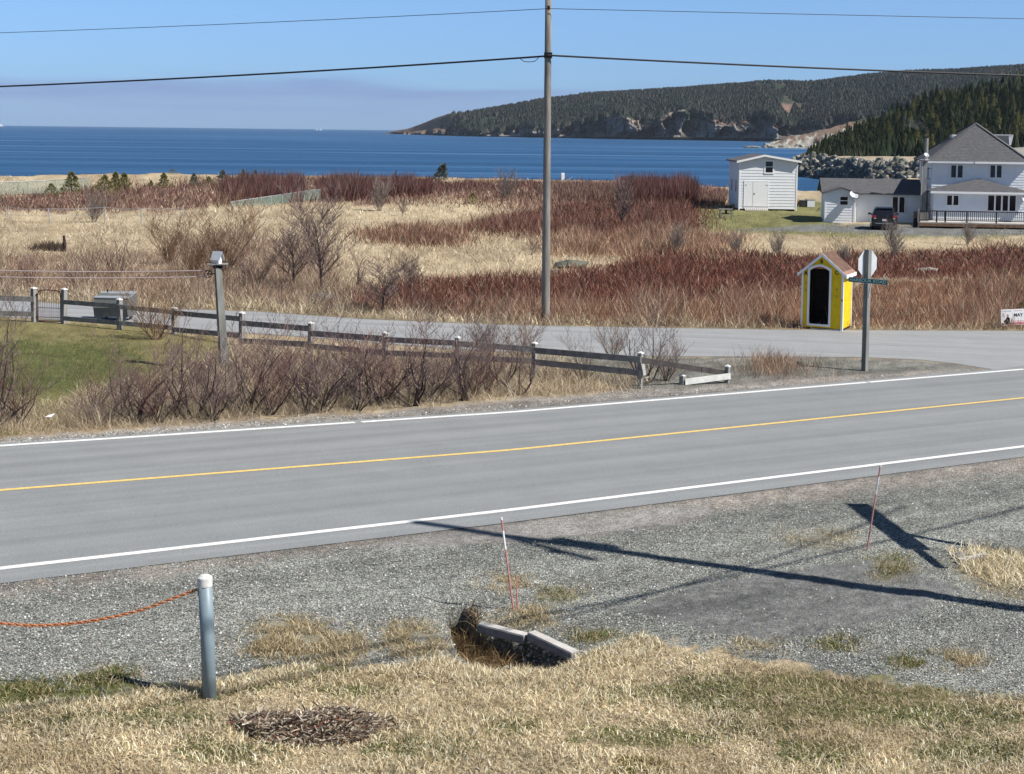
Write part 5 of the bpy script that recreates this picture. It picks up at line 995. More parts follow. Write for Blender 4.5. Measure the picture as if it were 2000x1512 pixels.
for sg in (-1, 1):
    MB().add([(x0+sg*.905, .75, 1.10), (x0+sg*.90, 3.15, 1.07), (x0+sg*.69, 2.75, 1.48), (x0+sg*.69, .95, 1.56)], [(0, 1, 2, 3) if sg > 0 else (3, 2, 1, 0)]).obj('side_window', M['glass'], car)
    l_ = MB().box(x0+sg*.74-.15, x0+sg*.74+.15, -.012, .1, .93, 1.09).obj('tail_light', M['redlens'], car, bevel=.02); bx(l_, 'reversing_lens', M['clearlens'], x0+sg*.66-.06, x0+sg*.66+.06, -.018, -.013, .86, .925)
    mr_ = MB().box(x0+sg*1.0-.10, x0+sg*1.0+.10, 2.55, 2.7, 1.02, 1.17).obj('mirror', M['carpaint'], car, bevel=.03)
    for y_ in (.78, 3.55):
        wh_ = MB().tube([(x0+sg*.68, y_, .35), (x0+sg*.90, y_, .35)], .35, 20).obj('wheel', M['tyre'], car); MB().tube([(x0+sg*.903, y_, .35), (x0+sg*.915, y_, .35)], .23, 14).obj('rim', M['rim'], wh_)
MB().box(x0-.62, x0+.62, .38, .62, 1.60, 1.645).obj('spoiler', M['carpaint'], car, bevel=.015); bmp_ = MB().box(x0-.86, x0+.86, -.06, .16, .30, .62).obj('bumper', M['plastic'], car, bevel=.04); bx(bmp_, 'trim_strip', M['metal'], x0-.62, x0+.62, -.075, -.062, .50, .545)
bx(car, 'number_plate', M['clearlens'], x0-.16, x0+.16, -.02, -.003, .70, .84); MB().tube([(x0+.02, .02, 1.0), (x0-.28, .18, 1.27)], .012, 5).obj('wiper', M['plastic'], car)
# ---------------------------------------------------------------- utility pole and wires
pb = g(1065.5, 628); Yp = pb[1]; pt = at(np.array(1071.5), np.array(-40.), np.array(Yp)); pole = thing('utility_pole', 'tall weathered wooden utility pole standing on the verge of the side road', 'utility pole', pb)
rb = 8.3/ppm(Yp); rt_ = 6.0/ppm(Yp); top = pt-pb; pts = [np.array([0, 0, -.4])]+[top*k for k in (.0001, .25, .5, .75, 1)]
MB().tube(pts, list(np.interp([0, 0, .25, .5, .75, 1], [0, 1], [rb, rt_])), 14).obj('shaft', M['polewood'], pole, smooth=True)
def onpole(py): p = at(np.array(1071.5-6*(py/628.)), np.array(float(py)), np.array(Yp)); return p
hk = onpole(108)-pb; MB().box(hk[0]-.14, hk[0]+.14, hk[1]-.2, hk[1]+.2, hk[2]-.09, hk[2]+.09).obj('clamp', M['black'], pole)
hk2 = onpole(17)-pb; MB().tube([hk2+np.array([0, -.18, -.05]), hk2+np.array([0, -.22, .08])], .05, 8).obj('insulator', M['plastic'], pole)
def wire(name, pxs, D0, D1, rad, label, cat='cable', group=None):
    pxs = np.array(pxs, float); D = np.interp(pxs[:, 0], [pxs[0, 0], pxs[-1, 0]], [D0, D1]); xs_ = np.linspace(pxs[0, 0], pxs[-1, 0], 40)
    # smooth sag through the measured points
    co = np.polyfit(pxs[:, 0], pxs[:, 1], 2); ys_ = np.polyval(co, xs_); P = at(xs_, ys_, np.interp(xs_, pxs[:, 0], D)); o = MB().tube(list(P), rad, 6).obj(name, M['cable']); return tag(o, label, cat, group)
wire('cable', [(-1300, 196), (0, 166), (300, 157), (600, 143), (1067, 108)], Yp+18, Yp-.2, .036, 'thick black cable running left from the tall pole'); wire('cable', [(1069, 108), (1300, 120), (1600, 133), (2000, 148), (3300, 170)], Yp-.2, Yp+6, .036, 'thick black cable running right from the tall pole')
wire('wire', [(-1300, 94), (0, 64), (500, 45), (800, 31), (1069, 17)], Yp+18, Yp-.2, .012, 'thin upper wire running left from the tall pole', 'wire'); wire('wire', [(1071, 17), (1500, 26), (2000, 37), (3300, 62)], Yp-.2, Yp+6, .012, 'thin upper wire running right from the tall pole', 'wire')
P = [at(np.array(float(x)), np.array(float(y)), np.array(Yp)) for x, y in ((1014, 113), (1018, 116), (1024, 120.5), (1034, 121), (1044, 120), (1050, 115), (1055, 109))]; tag(MB().tube(P, .013, 5).obj('cable_loop', M['cable']), 'short drooping cable loop just left of the tall pole', 'cable')
for px_, D, lb in ((-1310, Yp+18, 'next utility pole of the side road, beyond the left picture edge'), (3310, Yp+6, 'next utility pole of the side road, beyond the right picture edge')):
    q_ = at(np.array(float(px_)), np.array(60.), np.array(float(D))); z_ = float(T(q_[0], q_[1])); t_ = thing('utility_pole', lb, 'utility pole', (q_[0], q_[1], z_)); MB().tube([(0, 0, -.3), (0, 0, q_[2]-z_+1.5)], [.16, .12], 12).obj('shaft', M['polewood'], t_); bx(t_, 'clamp', M['black'], -.16, .16, -.16, .16, q_[2]-z_-1.9, q_[2]-z_-1.75)
# main-road pole just outside the right edge; its shadow crosses the shoulder
sh = -SDIR[:2]/math.hypot(SDIR[0], SDIR[1]); tanel = math.tan(SUN_EL)
tip = g(812, 1021); Hh = 13.6; base = tip[:2]-sh*(Hh/tanel); bz = float(T(base[0], base[1])); Hh2 = tip[2]+Hh-bz
t_ = thing('utility_pole', 'roadside utility pole standing just outside the right picture edge', 'utility pole', (base[0], base[1], bz)); MB().tube([(0, 0, -.3), (0, 0, Hh2*.5), (0, 0, Hh2)], [.17, .145, .115], 14).obj('shaft', M['polewood'], t_, smooth=True)
armr = (g(1098, 1107)-g(905, 1054))[:2]; zj = Hh2-1.5; MB().beam((0, 0, zj), (armr[0], armr[1], zj+.05), .11, .14).obj('cross_arm', M['greywood'], t_); MB().lathe([(0, -.12), (.10, -.1), (.12, .1), (0, .12)], 10, (armr[0]*.75, armr[1]*.75, zj+.2)).obj('insulator', M['plastic'], t_)
MB().tube([(.25, 0, zj-1.6), (.25, 0, zj-.8)], .22, 14).obj('transformer', M['metal'], t_)
def shadow_wire(p_a, p_b, h, rad, label):
    A_, B_ = g(*p_a), g(*p_b); off = np.array([-sh[0]*h/tanel, -sh[1]*h/tanel, h]); A_, B_ = A_+off, B_+off; d = B_-A_; pts = []
    for i in range(13): k = -1.2+i*(3.4/12); q_ = A_+d*k; q_[2] += .06*((k-.5)**2)*4; pts.append(q_)
    tag(MB().tube(pts, rad, 6).obj('cable', M['cable']), label, 'cable')
shadow_wire((1000, 1216), (1668, 1075), 9.2, .030, 'roadside cable passing above the picture, nearer the road'); shadow_wire((1110, 1207), (1500, 1096), 8.7, .022, 'thinner roadside cable passing above the picture')
# leaning board added out of view to cast the wide shadow on the gravel
zA, zB = 2.9, 5.2; pA = g(1790, 1075); pB = g(1672, 985); Pa = np.array([pA[0]-sh[0]*zA/tanel, pA[1]-sh[1]*zA/tanel, pA[2]+zA]); Pb = np.array([pB[0]-sh[0]*zB/tanel, pB[1]-sh[1]*zB/tanel, pB[2]+zB])
t_ = thing('shadow_board', 'leaning board on a post, added outside the right picture edge to cast a shadow', 'sign', (Pa[0], Pa[1], float(T(Pa[0], Pa[1])))); dl = Pb-Pa; o0 = Pa-np.array([Pa[0], Pa[1], float(T(Pa[0], Pa[1]))])
MB().beam(o0*1.0, o0+dl, .32, .03, up=(.5, -.2, .4)).obj('board', M['greywood'], t_); MB().beam((.35, -.1, -.2), tuple(o0+dl*.35), .12, .12).obj('post', M['greywood'], t_); MB().beam(tuple(o0-dl*.32), tuple(o0+dl*.05), .16, .05).obj('brace', M['greywood'], t_)
# ---------------------------------------------------------------- yellow waiting hut
q_ = g(1564.5, 641.5); f2 = Frame(1564.5, q_[1], math.radians(-26)); f2.O = q_; hut = thing('waiting_hut', 'yellow plywood waiting hut with white trim at the side road', 'hut', q_, math.radians(-26))
xw = f2.x(1645.5, 0, 600); zt = lambda py, px=1600, v=0: f2.z(py, px, v); e1 = zt(531); xm = xw/2; za_ = zt(497, 1603); dp = 1.28; b0 = .07
o0_, o1_, os_, oa_, ob_ = f2.x(1585.8), f2.x(1624), zt(528.5), zt(520.5), zt(633)
arc = [(o0_+(o1_-o0_)*k/10, os_+(oa_-os_)*math.sin(math.pi*k/10)) for k in range(11)]
def zroof(x): return e1+(za_-e1)*(1-abs(x-xm)/xm)
mb = MB(); mb.box(0, o0_, 0, .02, b0, os_).box(o1_, xw, 0, .02, b0, os_)
xs_ = sorted([0, xm, xw]+[a[0] for a in arc])
lo = lambda x: os_ if (x < o0_ or x > o1_) else float(np.interp(x, [a[0] for a in arc], [a[1] for a in arc]))
for a, b_ in zip(xs_[:-1], xs_[1:]):
    if b_-a < 1e-6: continue
    mid = (a+b_)/2; out_ = mid < o0_ or mid > o1_; la, lb_ = (os_, os_) if out_ else (lo(a), lo(b_)); mb.add([(a, 0, la), (b_, 0, lb_), (b_, 0, zroof(b_)), (a, 0, zroof(a)), (a, .02, la), (b_, .02, lb_), (b_, .02, zroof(b_)), (a, .02, zroof(a))], [(0, 1, 2, 3), (7, 6, 5, 4), (0, 4, 5, 1)])
mb.obj('front_panel', M['yellow'], hut)
for nm_, a_ in (('side_panel', (0, .02, .021, dp, b0, e1-.02)), ('side_panel', (xw-.02, xw, .021, dp, b0, e1-.02)), ('back_panel', (.021, xw-.021, dp-.02, dp, b0, e1))): bx(hut, nm_, M['yellow'], *a_)
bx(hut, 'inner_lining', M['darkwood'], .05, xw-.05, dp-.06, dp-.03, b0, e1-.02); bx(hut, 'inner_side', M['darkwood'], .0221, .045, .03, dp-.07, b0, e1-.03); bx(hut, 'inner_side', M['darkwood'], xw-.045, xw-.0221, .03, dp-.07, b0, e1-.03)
bx(hut, 'floor', M['darkwood'], .021, xw-.021, .025, dp-.021, .0, b0); bx(hut, 'seat', M['darkwood'], .05, xw-.05, dp-.42, dp-.065, .44, .48)
for a in (-.015, xw-.05): bx(hut, 'corner_trim', M['white2'], a, a+.062, -.022, -.002, 0, e1-.03)
for v in (-.02, dp-.05): bx(hut, 'corner_trim', M['white2'], xw+.002, xw+.022, v, v+.075, 0, e1-.05)
# arched door trim
mb = MB(); tw_ = .075
def trimseg(p, q, po, qo): mb.add([(p[0], -.024, p[1]), (q[0], -.024, q[1]), (qo[0], -.024, qo[1]), (po[0], -.024, po[1]), (p[0], .015, p[1]), (q[0], .015, q[1]), (qo[0], -.002, qo[1]), (po[0], -.002, po[1])], [(0, 1, 2, 3), (0, 4, 5, 1), (3, 2, 6, 7)])
for i in range(10):
    p, q = arc[i], arc[i+1]; cxm = (o0_+o1_)/2; sc_ = lambda a: (cxm+(a[0]-cxm)*(1+2*tw_/(o1_-o0_)), a[1]+tw_*.95); trimseg(p, q, sc_(p), sc_(q))
trimseg((o0_, ob_), (o0_, os_), (o0_-tw_, ob_), (o0_-tw_, os_+tw_*.95)); trimseg((o1_, os_), (o1_, ob_), (o1_+tw_, os_+tw_*.95), (o1_+tw_, ob_))
mb.box(o0_-tw_, o1_+tw_, -.026, .015, ob_-tw_, ob_); mb.obj('door_trim', M['white2'], hut)
# the strips of front panel under the opening
bx(hut, 'threshold', M['yellow'], o0_, o1_, .0, .02, b0, ob_-tw_)
sl = (za_-e1)/xm; ovx = .13
for sg in (-1, 1):
    xe = xm+sg*(xm+ovx); ze = e1-sl*ovx; nm_ = MB().add([(xm, -.10, za_+.0), (xe, -.10, ze), (xe, dp+.08, ze), (xm, dp+.08, za_), (xm, -.10, za_+.05), (xe, -.10, ze+.05), (xe, dp+.08, ze+.05), (xm, dp+.08, za_+.05)], [(0, 1, 2, 3), (7, 6, 5, 4), (0, 4, 5, 1), (1, 5, 6, 2), (2, 6, 7, 3)]).obj('roof', M['shingle_brown'], hut)
    for i in range(1, 7):
        t0 = i/7; xa_ = xm+(xe-xm)*t0; zz0 = za_+(ze-za_)*t0+.05; mb = MB()
        for j in range(5): y0_ = -.09+j*(dp+.16)/5+(.06 if i % 2 else 0); mb.add([(xa_, y0_, zz0+.003), (xa_, min(y0_+(dp+.16)/5-.012, dp+.08), zz0+.003), (xa_-(xe-xm)*.135, min(y0_+(dp+.16)/5-.012, dp+.08), zz0-(ze-za_)*.135+.001), (xa_-(xe-xm)*.135, y0_, zz0-(ze-za_)*.135+.001)], [(0, 1, 2, 3), (3, 2, 1, 0)])
        for k_ in range(0): pass
        tag(mb.obj('shingle_course', M['shingle_brown'], nm_, loc=(0, 0, .006)), kind='stuff')
    MB().add([(xm, -.13, za_-.06), (xe, -.13, ze-.06), (xe, -.105, ze-.06), (xm, -.105, za_-.06), (xm, -.13, za_+.045), (xe, -.13, ze+.045), (xe, -.105, ze+.045), (xm, -.105, za_+.045)], [(0, 3, 2, 1), (4, 5, 6, 7), (0, 1, 5, 4), (1, 2, 6, 5), (2, 3, 7, 6), (3, 0, 4, 7)]).obj('barge_board', M['white2'], hut)
    bx(hut, 'eave_board', M['white2'], xe-.012 if sg > 0 else xe-.02, xe+.02 if sg > 0 else xe+.012, -.13, dp+.08, ze-.07, ze+.052)
for ch_, px_, py_, sz in (('A', 1574.3, 534, .20), ('B', 1605, 511, .20), ('C', 1634.5, 533, .20)):
    xx_, zz_ = f2.xz(px_, py_, 0); o = link('letter', textmesh('letter', ch_, sz, M['black'], .003, bold=.004), hut, (xx_, -.007, zz_), (math.pi/2, 0, 0)); o['label'] = 'black letter '+ch_
fade = mat('faded_grey_print', (.30, .24, .06), .7, .2, 30, .3)
for px_, py_, ch_ in ((1574, 553, '3'), (1573.5, 567, '2'), (1634, 566, '4'), (1634, 580, '5')):
    xx_, zz_ = f2.xz(px_, py_, 0); link('faded_mark', textmesh('faded_mark', ch_, .14, fade, .002, bold=.003), hut, (xx_, -.005, zz_), (math.pi/2, 0, 0))
for k in range(4): bx(hut, 'foundation_board', M['palewood'], .35+k*.27, .6+k*.27, -.05, .1, -.04, .045)
bx(hut, 'door_hook', M['rust'], xw-.03, xw-.0, -.06, -.024, zt(586), zt(584)+.03)
# ---------------------------------------------------------------- stop sign with street name plate
q_ = g(1689, 725); D = q_[1]; k = ppm(D); sg_ = thing('stop_sign_post', 'wooden post with the back of a stop sign and a green HARBOUR ROAD plate', 'street sign', q_, 0)
H_ = (725-487)/k; tw_ = .14; mb = MB(); rotp = math.radians(40); cs, sn = math.cos(rotp), math.sin(rotp)
def rp(x, y): return (x*cs-y*sn, x*sn+y*cs)
for z_ in (-.3, H_):
    for x_, y_ in ((-1, -1), (1, -1), (1, 1), (-1, 1)): a, b_ = rp(x_*tw_/2, y_*tw_/2); mb.v.append((a, b_, z_))
mb.f += [(0, 3, 2, 1), (4, 5, 6, 7), (0, 1, 5, 4), (1, 2, 6, 5), (2, 3, 7, 6), (3, 0, 4, 7)]
M['postwood'] = mat('dark_sign_post_wood', (.20, .20, .185), .85, .15, 6, .3, .003, 24, stretch=(1, 1, .2)); mb.obj('post', M['postwood'], sg_)
oc = (725-514.5)/k; r8 = (541-488.5)/k/2/math.cos(math.pi/8)
oct_ = [(r8*math.cos(math.pi/8+i*math.pi/4), r8*math.sin(math.pi/8+i*math.pi/4)) for i in range(8)]
M['stopred'] = mat('stop_sign_red', (.45, .02, .02), .4, .4)
so_ = MB().prism(oct_, (-.0015, .0015)).obj('stop_plate', M['signback'], sg_, loc=(.012, .085, oc), rot=(0, 0, math.radians(35)))
MB().prism([(a*.97, b_*.97) for a, b_ in oct_], (.0018, .003)).obj('stop_face', M['stopred'], so_); link('lettering', textmesh('lettering', 'STOP', .22, M['white2'], .001), so_, (0, .0045, 0), (math.pi/2, 0, math.pi))
xl = (1722.5-1654.5)/k; zc = (725-547.3)/k; th_ = math.radians(-30); hh_ = .135
pl = MB().box(-xl/2*1.12, xl/2*1.12, -.006, .006, -hh_/2, hh_/2).obj('name_plate', M['signgreen'], sg_, loc=(-.012, -.105, zc), rot=(0, .022, th_)); pl['label'] = 'green street name plate reading HARBOUR ROAD'
MB().box(-xl/2*1.12, xl/2*1.12, -.0075, -.0062, hh_/2-.008, hh_/2).box(-xl/2*1.12, xl/2*1.12, -.0075, -.0062, -hh_/2, -hh_/2+.006).obj('border', M['signtext'], pl)
tm = textmesh('lettering', 'HARBOUR ROAD', .118, M['signtext'], .001, bold=.0012); wdt = max(v.co.x for v in tm.vertices)-min(v.co.x for v in tm.vertices); o = link('lettering', tm, pl, (0, -.008, 0), (math.pi/2, 0, 0)); o.scale = (xl*1.12*.94/wdt, 1, 1)
p2 = MB().box(-.36, .36, -.006, .006, -.075, .075).obj('name_plate', M['signback'], sg_, loc=((1727-1689)/k, .30, zc), rot=(0, 0, math.radians(80))); p2['label'] = 'second street name plate seen nearly edge-on from behind'
MB().beam((.03, -.08, zc-.45), (.10, -.02, zc-.08), .02, .03).obj('bracket', M['metal'], sg_)
# ---------------------------------------------------------------- poster board at the right edge
q_ = g(1968, 640); f2 = Frame(1964, q_[1]-.3, math.radians(4)); f2.O[2] = q_[2]; k = ppm(q_[1]); t_ = thing('poster_board', 'white poster board on wire legs beside the side road at the right edge', 'sign', f2.O, math.radians(4)); zc0, zc1 = (640-635)/k+.02, (640-604)/k+.02
tilt = (0, math.radians(2.5)*-1, 0)
for i, c_ in enumerate(((0, .42), (.422, .86))): pb_ = MB().box(c_[0], c_[1], 0, .012, zc0, zc1).obj('poster_panel', M['white2'], t_, rot=tilt)
hgt = zc1-zc0; pan = [c for c in t_.children if c.name.startswith('poster_panel')]
M['navy'] = mat('navy_print', (.03, .03, .09), .6, .2); M['greyprint'] = mat('grey_print', (.35, .35, .4), .6, .2); M['skin'] = mat('printed_skin', (.42, .30, .26), .6, .2); M['pink'] = mat('pink_print', (.6, .2, .22), .6, .2)
p_ = pan[0]; bx(p_, 'print_bar', M['navy'], .02, .41, -.003, -.001, zc0+.02, zc0+.075); link('lettering', textmesh('lettering', 'DON SAVE', .075, M['greyprint'], .001), p_, (.2, -.003, zc1-.07), (math.pi/2, 0, 0))
MB().prism([(.12, zc0+.077), (.33, zc0+.077), (.33, zc0+.25), (.27, zc0+.31), (.2, zc0+.29), (.16, zc0+.2), (.10, zc0+.17)], (-.003, -.001)).obj('printed_figure', M['black'], p_)
MB().prism([(.245+.045*math.cos(a), zc0+.355+.058*math.sin(a)) for a in np.linspace(0, 6.28, 13)[:-1]], (-.003, -.001)).obj('printed_head', M['skin'], p_)
for i in range(3): bx(p_, 'print_line', M['pink'] if i == 0 else M['greyprint'], .04, .12, -.003, -.001, zc1-.17-i*.045, zc1-.145-i*.045)
p_ = pan[1] if len(pan) > 1 else p_; link('lettering', textmesh('lettering', 'MAY', .17, M['black'], .001, bold=.004), p_, (.64, -.003, zc0+.36), (math.pi/2, 0, 0)); bx(p_, 'print_bar', M['pink'], .43, .85, -.003, -.001, zc0+.02, zc0+.10); bx(p_, 'print_bar', M['pink'], .43, .85, -.003, -.001, zc0+.13, zc0+.15); bx(p_, 'print_line', M['pink'], .47, .8, -.003, -.001, zc1-.07, zc1-.055)
for a in (.20, .44, .72): MB().tube([(a, .02, -.1), (a, .02, zc1-.05)], .008, 5).obj('leg', M['metal'], t_)
M['darkrail'] = mat('dark_rail_wood', (.062, .055, .053), .85, .15, 5, .4)  # darker tone for the sloping rails at the fence end
# ---------------------------------------------------------------- rail fence
posts = [(67, 629, 561), (125, 632, 563), (234, 644, 583), (341, 652, 600), (472, 674, 609), (607, 692, 629), (752, 715, 648), (893, 728, 657), (1043, 738, 668), (1250, 759, 687)]
endp = [(1420, 748, 713), (1332, 752, 731)]
fence = thing('rail_fence', 'weathered two-rail wooden fence running from the garden gate to the road corner', 'fence', g(607, 692)); FO = np.array(fence.location)
def fpost(x, yb_, yt_, wpx=10.5, cap=True):
    p = g(x, yb_); k = ppm(p[1]); h_ = (yb_-yt_)/k; w_ = wpx/k/2; po = MB().box(-w_*.8, w_*.8, -w_*.8, w_*.8, -.3, h_-.05).obj('post', M['greywood'], fence, loc=p-FO, rot=(random.uniform(-.01, .01), random.uniform(-.012, .012), math.radians(-33)))
    if cap: MB().box(-w_*.98, w_*.98, -w_*.98, w_*.98, h_-.05, h_-.02).add([(-w_*.98, -w_*.98, h_-.02), (w_*.98, -w_*.98, h_-.02), (w_*.98, w_*.98, h_-.02), (-w_*.98, w_*.98, h_-.02), (0, 0, h_+.02)], [(0, 1, 4), (1, 2, 4), (2, 3, 4), (3, 0, 4)]).obj('post_cap', M['capwhite'], po)
    return p, k, h_
PP = [fpost(*p) for p in posts]; EP = [fpost(*p) for p in endp]
def rail(i, j, ya, yb_, hpx=12, xa=None, xb=None, L_=None, m='greyrail', bow=0):
    L_ = L_ or posts; A_, B_ = (PP[i][0], PP[j][0]); A_ = A_.copy(); B_ = B_.copy(); A_[2] += (L_[i][1]-ya)/PP[i][1]; B_[2] += (L_[j][1]-yb_)/PP[j][1]; d = B_-A_; d /= np.linalg.norm(d); off = np.array([0, -.085, 0])
    MB().beam(A_-FO+off+d*.01, B_-FO+off-d*.01, .03, hpx/PP[j][1]).obj('rail', M[m], fence)
for i, j, ya, yb_, h_ in ((1, 2, 589, 597, 9), (1, 2, 621, 630, 9), (2, 3, 598, 609, 9), (2, 3, 630, 640, 9), (3, 4, 610, 622, 10), (3, 4, 643, 655, 10), (4, 5, 630, 641, 11), (4, 5, 665, 672, 11), (5, 6, 650, 661, 12), (5, 6, 675, 688, 11), (6, 7, 662, 669, 11), (6, 7, 688, 694, 10), (7, 8, 670, 681, 11), (7, 8, 697, 704, 11), (8, 9, 683, 701, 12), (8, 9, 706, 727, 12)): rail(i, j, ya, yb_, h_)
A_ = PP[9][0]+np.array([.0, -.05, (759-702)/PP[9][1]]); B_ = EP[0][0]+np.array([-.03, .0, (748-729)/EP[0][1]]); mid = A_+(B_-A_)*.70
MB().beam(A_-FO, mid-FO-np.array([.005, 0, 0]), .03, .135).obj('rail', M['darkrail'], fence); MB().beam(mid-FO+np.array([.012, .0, 0]), B_-FO, .028, .14).obj('rail', M['darkrail'], fence)
A_ = EP[1][0]+np.array([.07, -.07, (752-745)/EP[1][1]]); B_ = EP[0][0]+np.array([.07, -.07, (748-733.5)/EP[0][1]]); o = MB().beam(A_-FO, B_-FO, .03, .155).obj('rail', mat('pale_rail_wood', (.58, .58, .55), .8, .2, 6, .2), fence); o['label'] = 'short pale rail between the last two posts'  # short end rail in a much paler tone than the others
MB().beam(PP[9][0]-FO+np.array([.05, -.08, .62]), PP[9][0]-FO+np.array([.10, -.06, .35]), .05, .08).obj('brace_block', M['palewood'], fence)
# second fence piece left of the gate, cut by the picture edge
fence2 = thing('rail_fence', 'short piece of rail fence left of the iron gate at the picture edge', 'fence', PP[0][0]); F2 = np.array(fence2.location)
L0 = g(-180, 619); k0 = ppm(L0[1])
for (ya, yb_, h_) in ((574, 584, 10), (607, 613, 10)):
    A_ = L0+np.array([0, -.08, (619-ya+0)/k0]); B_ = PP[0][0]+np.array([0, -.08, (629-yb_)/PP[0][1]]); MB().beam(A_-F2, B_-F2, .03, h_/k0).obj('rail', M['greyrail'], fence2)
MB().box(-.07, .07, -.07, .07, -.3, .8).obj('post', M['greywood'], fence2, loc=L0-F2)
# iron garden gate
A_, B_ = PP[0][0], PP[1][0]; d = (B_-A_); Lg = np.linalg.norm(d[:2]); ag = math.atan2(d[1], d[0]); kg = PP[0][1]
gate = thing('garden_gate', 'rusty wrought-iron garden gate of thin upright bars between two white-capped posts', 'gate', A_, ag); z0_, z1_ = (629-626)/kg, (629-566)/kg; a0, a1 = .13, Lg-.11
MB().tube([(a0, 0, z0_), (a0, 0, z1_-.12), (a0+.03, 0, z1_-.03), (a0+.12, 0, z1_), ((a0+a1)/2, 0, z1_+.015), (a1-.12, 0, z1_), (a1-.03, 0, z1_-.03), (a1, 0, z1_-.12), (a1, 0, z0_)], .019, 6).obj('gate_frame', M['rust'], gate)
for zz in (z0_, z0_+.12, z0_+.42): MB().tube([(a0, 0, zz), (a1, 0, zz)], .010 if zz > z0_ else .018, 5).obj('cross_bar', M['rust'], gate)
bar = MB().tube([(0, 0, z0_), (0, 0, z1_-.02)], .006, 5).mesh('bar', M['rust'])
for i in range(1, 10): link('bar', bar, gate, (a0+(a1-a0)*i/10, 0, 0))
bar2 = MB().tube([(0, 0, z0_), (0, 0, z0_+.42)], .005, 5).mesh('bar', M['rust'])
for i in range(10): link('bar', bar2, gate, (a0+(a1-a0)*(i+.5)/10, 0, 0))
for zz in (z0_+.1, z1_-.18): bx(gate, 'hinge', M['rust'], a0-.07, a0, -.02, .02, zz, zz+.04)
# grey wooden roadside bin behind the fence
q_ = g(176, 628); k = ppm(q_[1]); bn = thing('roadside_bin', 'grey painted wooden roadside garbage box with a sloping lid, beyond the fence', 'garbage box', q_+np.array([0, .35, 0]), math.radians(-4)); wb = 68/k
prf = [(0.10, .10), (0, .42), (.02, .44), (.10, .70), (.50, .82), (.95, .80), (.95, .10)]
mb = MB(); n_ = len(prf); mb.add([(0, y, z) for y, z in prf]+[(wb, y, z) for y, z in prf], [tuple(range(n_)), tuple(range(2*n_-1, n_-1, -1))]+[(i+n_, (i+1) % n_+n_, (i+1) % n_, i) for i in range(n_)]); mb.obj('box_body', mat('bin_grey_paint', (.115, .12, .118), .7, .2, 5, .2), bn)
MB().add([(-.02, .08, .712), (wb+.02, .08, .712), (wb+.02, .97, .835), (-.02, .97, .815), (-.02, .08, .735), (wb+.02, .08, .735), (wb+.02, .97, .86), (-.02, .97, .84)], [(3, 2, 1, 0), (4, 5, 6, 7), (0, 1, 5, 4), (1, 2, 6, 5), (2, 3, 7, 6), (3, 0, 4, 7)]).obj('lid', mat('bin_lid_paint', (.26, .28, .30), .6, .3, 5, .1), bn)
bx(bn, 'front_lip', M['greywood'], -.01, wb+.01, -.03, -.002, .415, .455); MB().tube([(wb*.28, .5, .85), (wb*.28, .5, .97)], .018, 6).obj('lid_handle', M['black'], bn)
for a in (.1, wb-.2):
    for v in (.2, .8): bx(bn, 'leg', M['greywood'], a, a+.09, v, v+.09, -.1, .11)
# ---------------------------------------------------------------- clothesline post with birdhouse
q_ = g(440, 722); k = ppm(q_[1]); cp = thing('clothesline_post', 'leaning square clothesline post with a small platform and pulley in the yard', 'post', q_, 0); tp = at(np.array(425.), np.array(517.), np.array(q_[1]))-q_
mb = MB(); 
for P_, w_ in ((np.array([0, 0, -.3]), 11/k), (tp, 8.0/k)):
    for x_, y_ in ((-1, -1), (1, -1), (1, 1), (-1, 1)): a, b_ = (x_*math.cos(.5)-y_*math.sin(.5))*w_*.72, (x_*math.sin(.5)+y_*math.cos(.5))*w_*.72; mb.v.append((P_[0]+a, P_[1]+b_, P_[2]))
mb.f += [(0, 3, 2, 1), (4, 5, 6, 7), (0, 1, 5, 4), (1, 2, 6, 5), (2, 3, 7, 6), (3, 0, 4, 7)]; mb.obj('shaft', M['postwood'], cp)
MB().box(-20/k, 20/k, -.12, .12, .0, .03).obj('platform', M['greywood'], cp, loc=tp, rot=(0, math.radians(-.5), .15)); MB().box(-8/k, 8/k, -.08, .08, -.09, -.002).obj('collar', M['black'], cp, loc=tp, rot=(0, 0, .5))
wc = tp+np.array([-18/k, -.05, -(535-517)/k]); 
pl_ = MB(); ringp = [tuple(wc+np.array([math.cos(a)*7/k, 0, math.sin(a)*7/k])) for a in np.linspace(0, 6.283, 15)]; pl_.tube(ringp, .013, 6); pw = pl_.obj('pulley', M['black'], cp)
for a in (0, 1.05, 2.1): MB().tube([wc+np.array([math.cos(a)*7/k, 0, math.sin(a)*7/k]), wc-np.array([math.cos(a)*7/k, 0, math.sin(a)*7/k])], .008, 5).obj('spoke', M['black'], pw)
MB().tube([wc, wc+np.array([14/k, .05, 0])], .014, 6).obj('pulley_arm', M['black'], cp)
bh = thing('birdhouse', 'small grey gabled birdhouse with a white front on top of the clothesline post', 'birdhouse', q_+tp+np.array([0, 0, .03]), math.radians(38)); s_ = 1/k
w_, h1, h2 = 7.6*s_, 12*s_, 24*s_
MB().prism([(-w_*.55, .0), (w_*.55, 0), (w_*.75, h1), (0, h2*.93), (-w_*.75, h1)], (-.085, .085)).obj('box_body', M['white2'], bh, rot=(0, 0, 0))
for sg in (-1, 1): MB().add([(0, -.15, h2), (sg*w_*1.12, -.15, h1*.55), (sg*w_*1.12, .15, h1*.55), (0, .15, h2), (0, -.15, h2-.02), (sg*w_*1.08, -.15, h1*.53), (sg*w_*1.08, .15, h1*.53), (0, .15, h2-.02)], [(0, 1, 2, 3), (7, 6, 5, 4), (0, 4, 5, 1), (1, 5, 6, 2), (2, 6, 7, 3)]).obj('roof', M['signback'], bh)
bh.rotation_euler[2] = math.radians(62)
W1 = q_+wc
